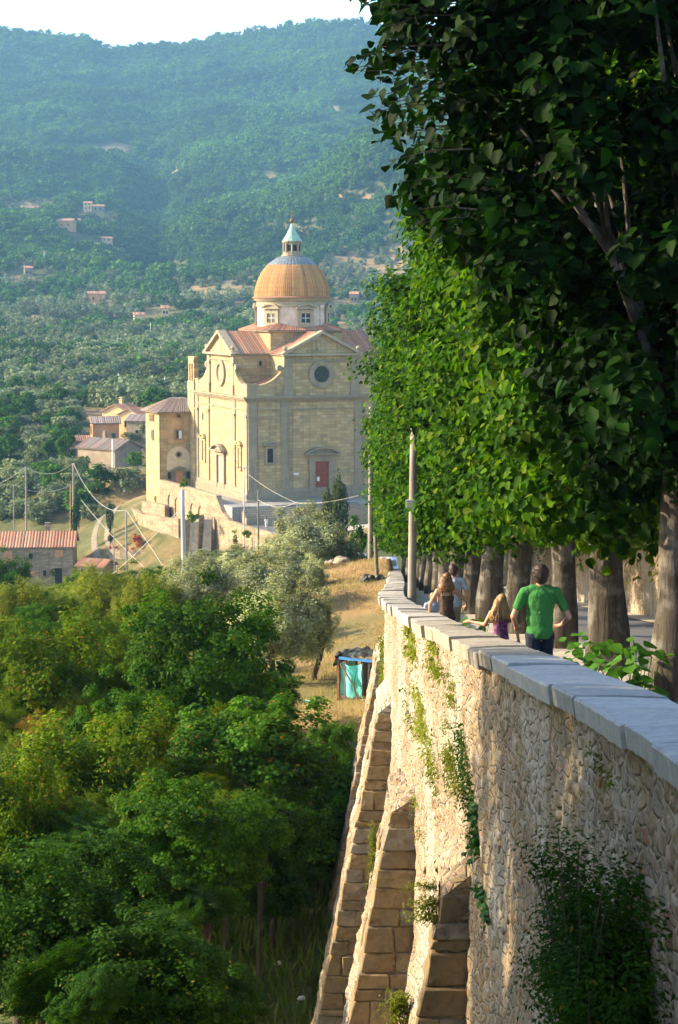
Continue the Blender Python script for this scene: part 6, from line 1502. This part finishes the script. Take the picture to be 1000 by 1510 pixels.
def person(label, loc, h, rz, arms, sk=SK, head_turn=0.0, head_tilt=0.0, female=False, stride=.12):
    """local +y is the way the person walks; h is standing height; arms: (elbow, wrist) per side in units of height"""
    e = empty('person', loc, rz, label, 'person'); u = h / 1.8; S_ = lambda *p: Vector(p) * u; sh = (.17 if female else .195) * u; T = []
    hc = S_(0, .03, 1.64)
    T += [('e', hc + S_(0, 0, .01), Vector((.08, .1, .118)) * u), ('e', hc + S_(0, .02, -.06), Vector((.058, .072, .07)) * u), ('c', S_(0, 0, 1.46), S_(0, .02, 1.6), .055 * u, .05 * u)]
    T += [('e', hc + S_(0, .1, -.015), Vector((.013, .022, .02)) * u), ('e', hc + S_(0, .094, -.06), Vector((.026, .01, .008)) * u)] + [('e', hc + S_(s * .078, -.005, -.005), Vector((.012, .022, .034)) * u) for s in (-1, 1)]
    T += [('e', S_(0, 0, 1.3), Vector((.16 if not female else .14, .105, .2)) * u), ('e', S_(0, 0, 1.1), Vector((.135 if not female else .115, .095, .17)) * u), ('e', S_(0, -.01, .94), Vector((.155 if not female else .165, .11, .13)) * u), ('c', S_(-.13, 0, 1.43), S_(.13, 0, 1.43), .06 * u, .06 * u)]
    legs = []
    for s in (-1, 1):
        hp = S_(s * .085, 0, .9); kn = S_(s * .09, s * stride * .6 + .03, .5); an = S_(s * .09, s * stride - (.05 if s < 0 else 0), .09); legs.append((hp, kn, an))
        T += [('c', hp, kn, .085 * u, .056 * u), ('c', kn, an, .056 * u, .038 * u), ('c', an - S_(0, .03, .04), an + S_(0, .13, -.055), .04 * u, .032 * u)]
    ups = []
    for s, (el, wr) in zip((-1, 1), arms):
        shd = Vector((s * sh, 0, 1.44 * u)); el = Vector(el) * h; wr = Vector(wr) * h; ups.append((shd, el, wr))
        T += [('c', shd, el, .052 * u, .04 * u), ('c', el, wr, .041 * u, .026 * u)]; f_ = (wr - el).normalized(); T += [(q[0], q[1], q[2], q[3] * 1, q[4]) for q in hand(wr, f_ + Vector((-s * .25, 0, -.15)), Vector((-s, .2, .3)))]
    remesh('body', T, .0105 * u ** .5, sk, e, 4)
    for s in (-1, 1): remesh('eye', [('e', hc + S_(s * .032, .09, .01), Vector((.012, .008, .009)) * u)], .004, M['dark'], e, 1)
    return e, u, hc, legs, ups
def shirt(e, u, ups, m, female=False, hem=.9, sleeve=.55, strap=False, grow=.022, seed=0):
    S_ = lambda *p: Vector(p) * u; g = grow * u
    T = [('e', S_(0, -.005, z_), Vector((float(np.interp(z_, [.9, 1.1, 1.3, 1.42], [.172, .166, .182, .16])) * (1 if not female else .86), .118, .09)) * u) for z_ in np.arange(.9, 1.43, .05)] + [('e', S_(0, 0, 1.3), Vector((.178 if not female else .148, .12, .2)) * u + Vector((g, g, 0)) * .4), ('e', S_(0, 0, 1.1), Vector((.162 if not female else .122, .115, .19)) * u + Vector((g, g, 0)) * .5), ('e', S_(0, -.01, .96), Vector((.165, .12, .15)) * u + Vector((g, g, 0)) * .4)]
    cut = [(S_(0, 0, hem), (0, 0, -1))]
    if not strap:
        T += [('c', S_(-.15, 0, 1.44), S_(.15, 0, 1.44), .068 * u, .068 * u), ('c', S_(-.1, 0, 1.47), S_(.1, 0, 1.47), .062 * u, .062 * u)]
        for shd, el, wr in ups: T += [('c', shd, shd.lerp(el, sleeve), .060 * u, .062 * u)]
        cut.append((S_(0, 0, 1.535), (0, 0, 1)))
    else: cut.append((S_(0, 0, 1.36), (0, 0, 1)))
    o = remesh('shirt', T, .011, m, e, 5, cut, .007, seed)
    if strap:
        for s in (-1, 1): remesh('strap', [('c', S_(s * .085, -.112, 1.3), S_(s * .09, -.06, 1.475), .014 * u, .014 * u), ('c', S_(s * .09, -.06, 1.475), S_(s * .085, .1, 1.36), .014 * u, .014 * u)], .006, m, e, 2)
    return o
def trousers(e, u, legs, m, low=.1, top=1.02):
    S_ = lambda *p: Vector(p) * u; T = [('e', S_(0, -.01, .94), Vector((.17, .12, .14)) * u)]
    for hp, kn, an in legs: T += [('c', hp, kn, .1 * u, .07 * u), ('c', kn, kn.lerp(an, low), .07 * u, .062 * u)]
    return remesh('trousers', T, .012, m, e, 4, [(S_(0, 0, top), (0, 0, 1))], .01, 3)
def hair(e, u, hc, m, long=0.0, wide=.1, seed=0, rip=.012):
    S_ = lambda *p: Vector(p) * u; T = [('e', hc + S_(0, -.014, .035), Vector((.096, .108, .112)) * u), ('e', hc + S_(0, -.05, -.02), Vector((.088, .072, .095)) * u)]
    if long:
        n = 6
        for i in range(n + 1):
            t = i / n; T.append(('e', hc + S_(0, -.075 - .03 * math.sin(t * 3), -.02 - long * t), Vector((.092 + wide * math.sin(t * 2.2) * .35, .06, .075)) * u))
            for s in (-1, 1): T.append(('e', hc + S_(s * (.07 + wide * .45 * t), -.05, -.02 - long * t * .9), Vector((.032, .045, .07)) * u))
    return remesh('hair', T, .011, m, e, 2, None, rip, seed)
def strands(e, u, hc, m, n, long, wide, seed):
    r = random.Random(seed); k = MB()
    for i in range(n):
        an = R(r.uniform(150, 390)); p0 = hc + Vector((math.cos(an) * .06, math.sin(an) * .07 - .01, .09)) * u
        sx = math.cos(an); sy = math.sin(an); L = long * r.uniform(.75, 1.1); ph = r.uniform(0, 6); pts = []
        for j in range(8):
            t = j / 7; q = Vector((sx * (.09 + wide * t), sy * (.1 + .03 * t) - .015, .09 - (L + .1) * t ** .9)) * u
            q += Vector((math.sin(ph + t * 9), math.cos(ph + t * 8), 0)) * .012 * t; pts.append(hc + q if j else p0)
        k.tube(pts, [.006 * u, .009, .009, .009, .008, .007, .005, .002], 4)
    return k.build('hair_strands', m, e, True)
def cotton(name, c):
    def f(t, b):
        n = t.noise(1.0, 4, .6, t.mapped((9, 9, 3.5)), dist=1.5); k = t.ramp(t.noise(5, 4, .6), [(.3, .85), (.7, 1.15)])
        t.L(t.mix(1.0, c, k, 'MULTIPLY'), b.inputs['Base Color']); t.bump(b, n, .55, .04)
    return mat(name, f, .9, .15)
gr = cotton('green_cotton', (.05, .20, .05)); nv = plain('navy_trousers', (.02, .025, .045), .85, .2, .2, 6); br = cotton('brown_top', (.085, .06, .045)); pb = cotton('pale_blue_cotton', (.40, .45, .53)); pu = plain('purple_print', (.16, .06, .14), .85, .2, .8, 22); kh = plain('khaki_cotton', (.30, .24, .16), .85, .2, .15, 6)
hb = hair_m('dark_brown_hair', (.025, .014, .009), (.07, .035, .02)); hbl = hair_m('dark_blond_hair', (.16, .085, .03), (.42, .26, .10)); hbr = hair_m('light_brown_hair', (.10, .05, .022), (.26, .14, .06))
d = 23.9; x = (800 - 500) / F * d; zf = lambda d_: float(zr(d_)) + .07
e, u, hc, lg, ups = person('man in a green T-shirt seen from behind, elbows out, walking beside the wall', (x, d, zf(d)), 1.83, R(-4), (((-.178, -.02, .635), (-.16, .10, .55)), ((.19, -.02, .635), (.15, .11, .56))))
shirt(e, u, ups, gr, hem=.88, sleeve=.62, seed=1); trousers(e, u, lg, nv, .9); hair(e, u, hc, hb, seed=2); strands(e, u, hc, hb, 160, .0, .0, 2)
d = 27.6; x = (741 - 500) / F * d
e, u, hc, lg, ups = person('girl with long wavy blond hair and a purple top, one hand on the coping', (x, d, zf(d)), 1.36, R(2), (((-.155, .07, .66), (-.30, .20, .675)), ((.165, -.04, .64), (.19, -.02, .50))), female=True)
shirt(e, u, ups, pu, True, hem=.86, strap=True, seed=3); trousers(e, u, lg, kh, .3); hair(e, u, hc, hbl, .3, .25, 4, .03); strands(e, u, hc, hbl, 260, .36, .10, 4)
d = 33.2; x = (660 - 500) / F * d
e, u, hc, lg, ups = person('woman in a brown strapped top, right arm raised to her face', (x, d, zf(d)), 1.6, R(3), (((-.17, .02, .66), (-.17, .10, .52)), ((.20, .02, .70), (.05, .12, .855))), female=True)
shirt(e, u, ups, br, True, hem=.8, strap=True, seed=5); trousers(e, u, lg, nv, .9); hair(e, u, hc, hbr, .14, .15, 6, .02); strands(e, u, hc, hbr, 200, .2, .05, 6)
d = 36.2; x = (640 - 500) / F * d
e, u, hc, lg, ups = person('small fair-haired child in a pale blue top beside the woman', (x, d, zf(d)), 1.2, R(10), (((-.14, .0, .62), (-.13, .05, .47)), ((.14, .0, .62), (.13, .05, .47))))
shirt(e, u, ups, pb, seed=7); trousers(e, u, lg, kh, .4); hair(e, u, hc, hbl, seed=8)
d = 38.5; x = (670 - 500) / F * d
e, u, hc, lg, ups = person('man in a pale grey-blue T-shirt walking ahead of the woman', (x, d, zf(d)), 1.72, R(0), (((-.17, .0, .64), (-.16, .06, .5)), ((.17, .0, .64), (.16, .06, .5))))
shirt(e, u, ups, pb, seed=9); trousers(e, u, lg, kh, .9); hair(e, u, hc, hb, seed=10)
q = P(393, 785, 236); e, u, hc, lg, ups = person('tiny figure in white walking on the road below the church', (q.x, q.y, float(zr(236)) + .03), 1.65, R(30), (((-.14, .0, .64), (-.13, .05, .5)), ((.14, .0, .64), (.13, .05, .5))), female=True)
shirt(e, u, ups, M['white'], True, hem=.7, seed=11); hair(e, u, hc, hb, .15, .03, 12)
trousers(e, u, lg, M['white'], .05, 1.0)

bpy.data.scenes.remove(TMP)
# the stone wall on the far side of the road
bw = empty('roadside_wall', (9.4, 60, float(zr(60))), 0, 'sunlit rubble wall with weeds along the far side of the road', 'wall')
ds_ = np.arange(14, 131, .4); zs_ = np.linspace(0, 1, 26); A, B = np.meshgrid(ds_, zs_); top = 3.0 + .5 * fnoise(ds_ / 6, ds_ * 0) 
ZZ_ = zr(A) - .3 + B * (top[None] + .3); XX_ = 9.35 + .1 * B - .09 * fnoise(A * 2, ZZ_ * 2.4) - .05 * fnoise(A * 5, ZZ_ * 6)
n0, n1_ = A.shape; ix = np.arange(n0 * n1_).reshape(n0, n1_); V = np.stack([XX_ - 9.4, A - 60, ZZ_ - float(zr(60))], -1).reshape(-1, 3)
link('face', np_mesh('face', V, np.stack([ix[:-1, :-1], ix[1:, :-1], ix[1:, 1:], ix[:-1, 1:]], -1).reshape(-1, 4)), M['rubble'], bw, True)
k = MB(); 
for a_ in np.arange(14, 130, 1.0): z0_ = float(zr(a_)) - float(zr(60)); t0_ = 2.96 + .5 * float(fnoise(a_ / 6, 0)); k.box(.02, .7, a_ - 60, a_ - 59.003, z0_ - .5, z0_ + t0_ - .05)
k.build('core', M['rubble'], bw)
r = np.random.default_rng(8); n = 9000; y = r.uniform(14, 130, n); cl = np.clip(fnoise(y * .9, y * .3) + .3, 0, 1); keep = r.random(n) < cl + .1; y = y[keep]; n = len(y)
hgt = 3.0 - np.abs(r.normal(0, .7, n)); pos = np.stack([9.2 - .2 * r.random(n), y, zr(y) + hgt], 1); V, Fc = leaf_arrays(pos, r.normal(size=(n, 3)) * .5 + np.array([-.8, 0, .5]), .16 * (.5 + r.random(n)), r, 'broad', droop=.6)
tag(link('undergrowth', np_mesh('undergrowth', V, Fc), M['leaf_moss']), 'weeds and creepers hanging over the roadside wall', kind='stuff')
# trees on the bank behind it
for i, (yy, xx) in enumerate(((20, 14), (30, 13.5), (40, 14), (52, 13.5), (64, 14), (78, 14), (92, 14.5), (108, 14.5), (126, 14))):
    me, rad = PR['oak' if i % 2 else 'dim']; g = h1(xx, yy); e_ = empty('bank_tree', (xx, yy, g), i, 'dark leafy tree on the bank above the roadside wall', 'tree', 'trees on the bank above the road')
    o = bpy.data.objects.new('crown', me); col.objects.link(o); o.parent = e_; o.location = (0, 0, 2.6); o.scale = (1.25, 1.5, 1.2); t = bpy.data.objects.new('trunk', TR_F[i % 2]); col.objects.link(t); t.parent = e_
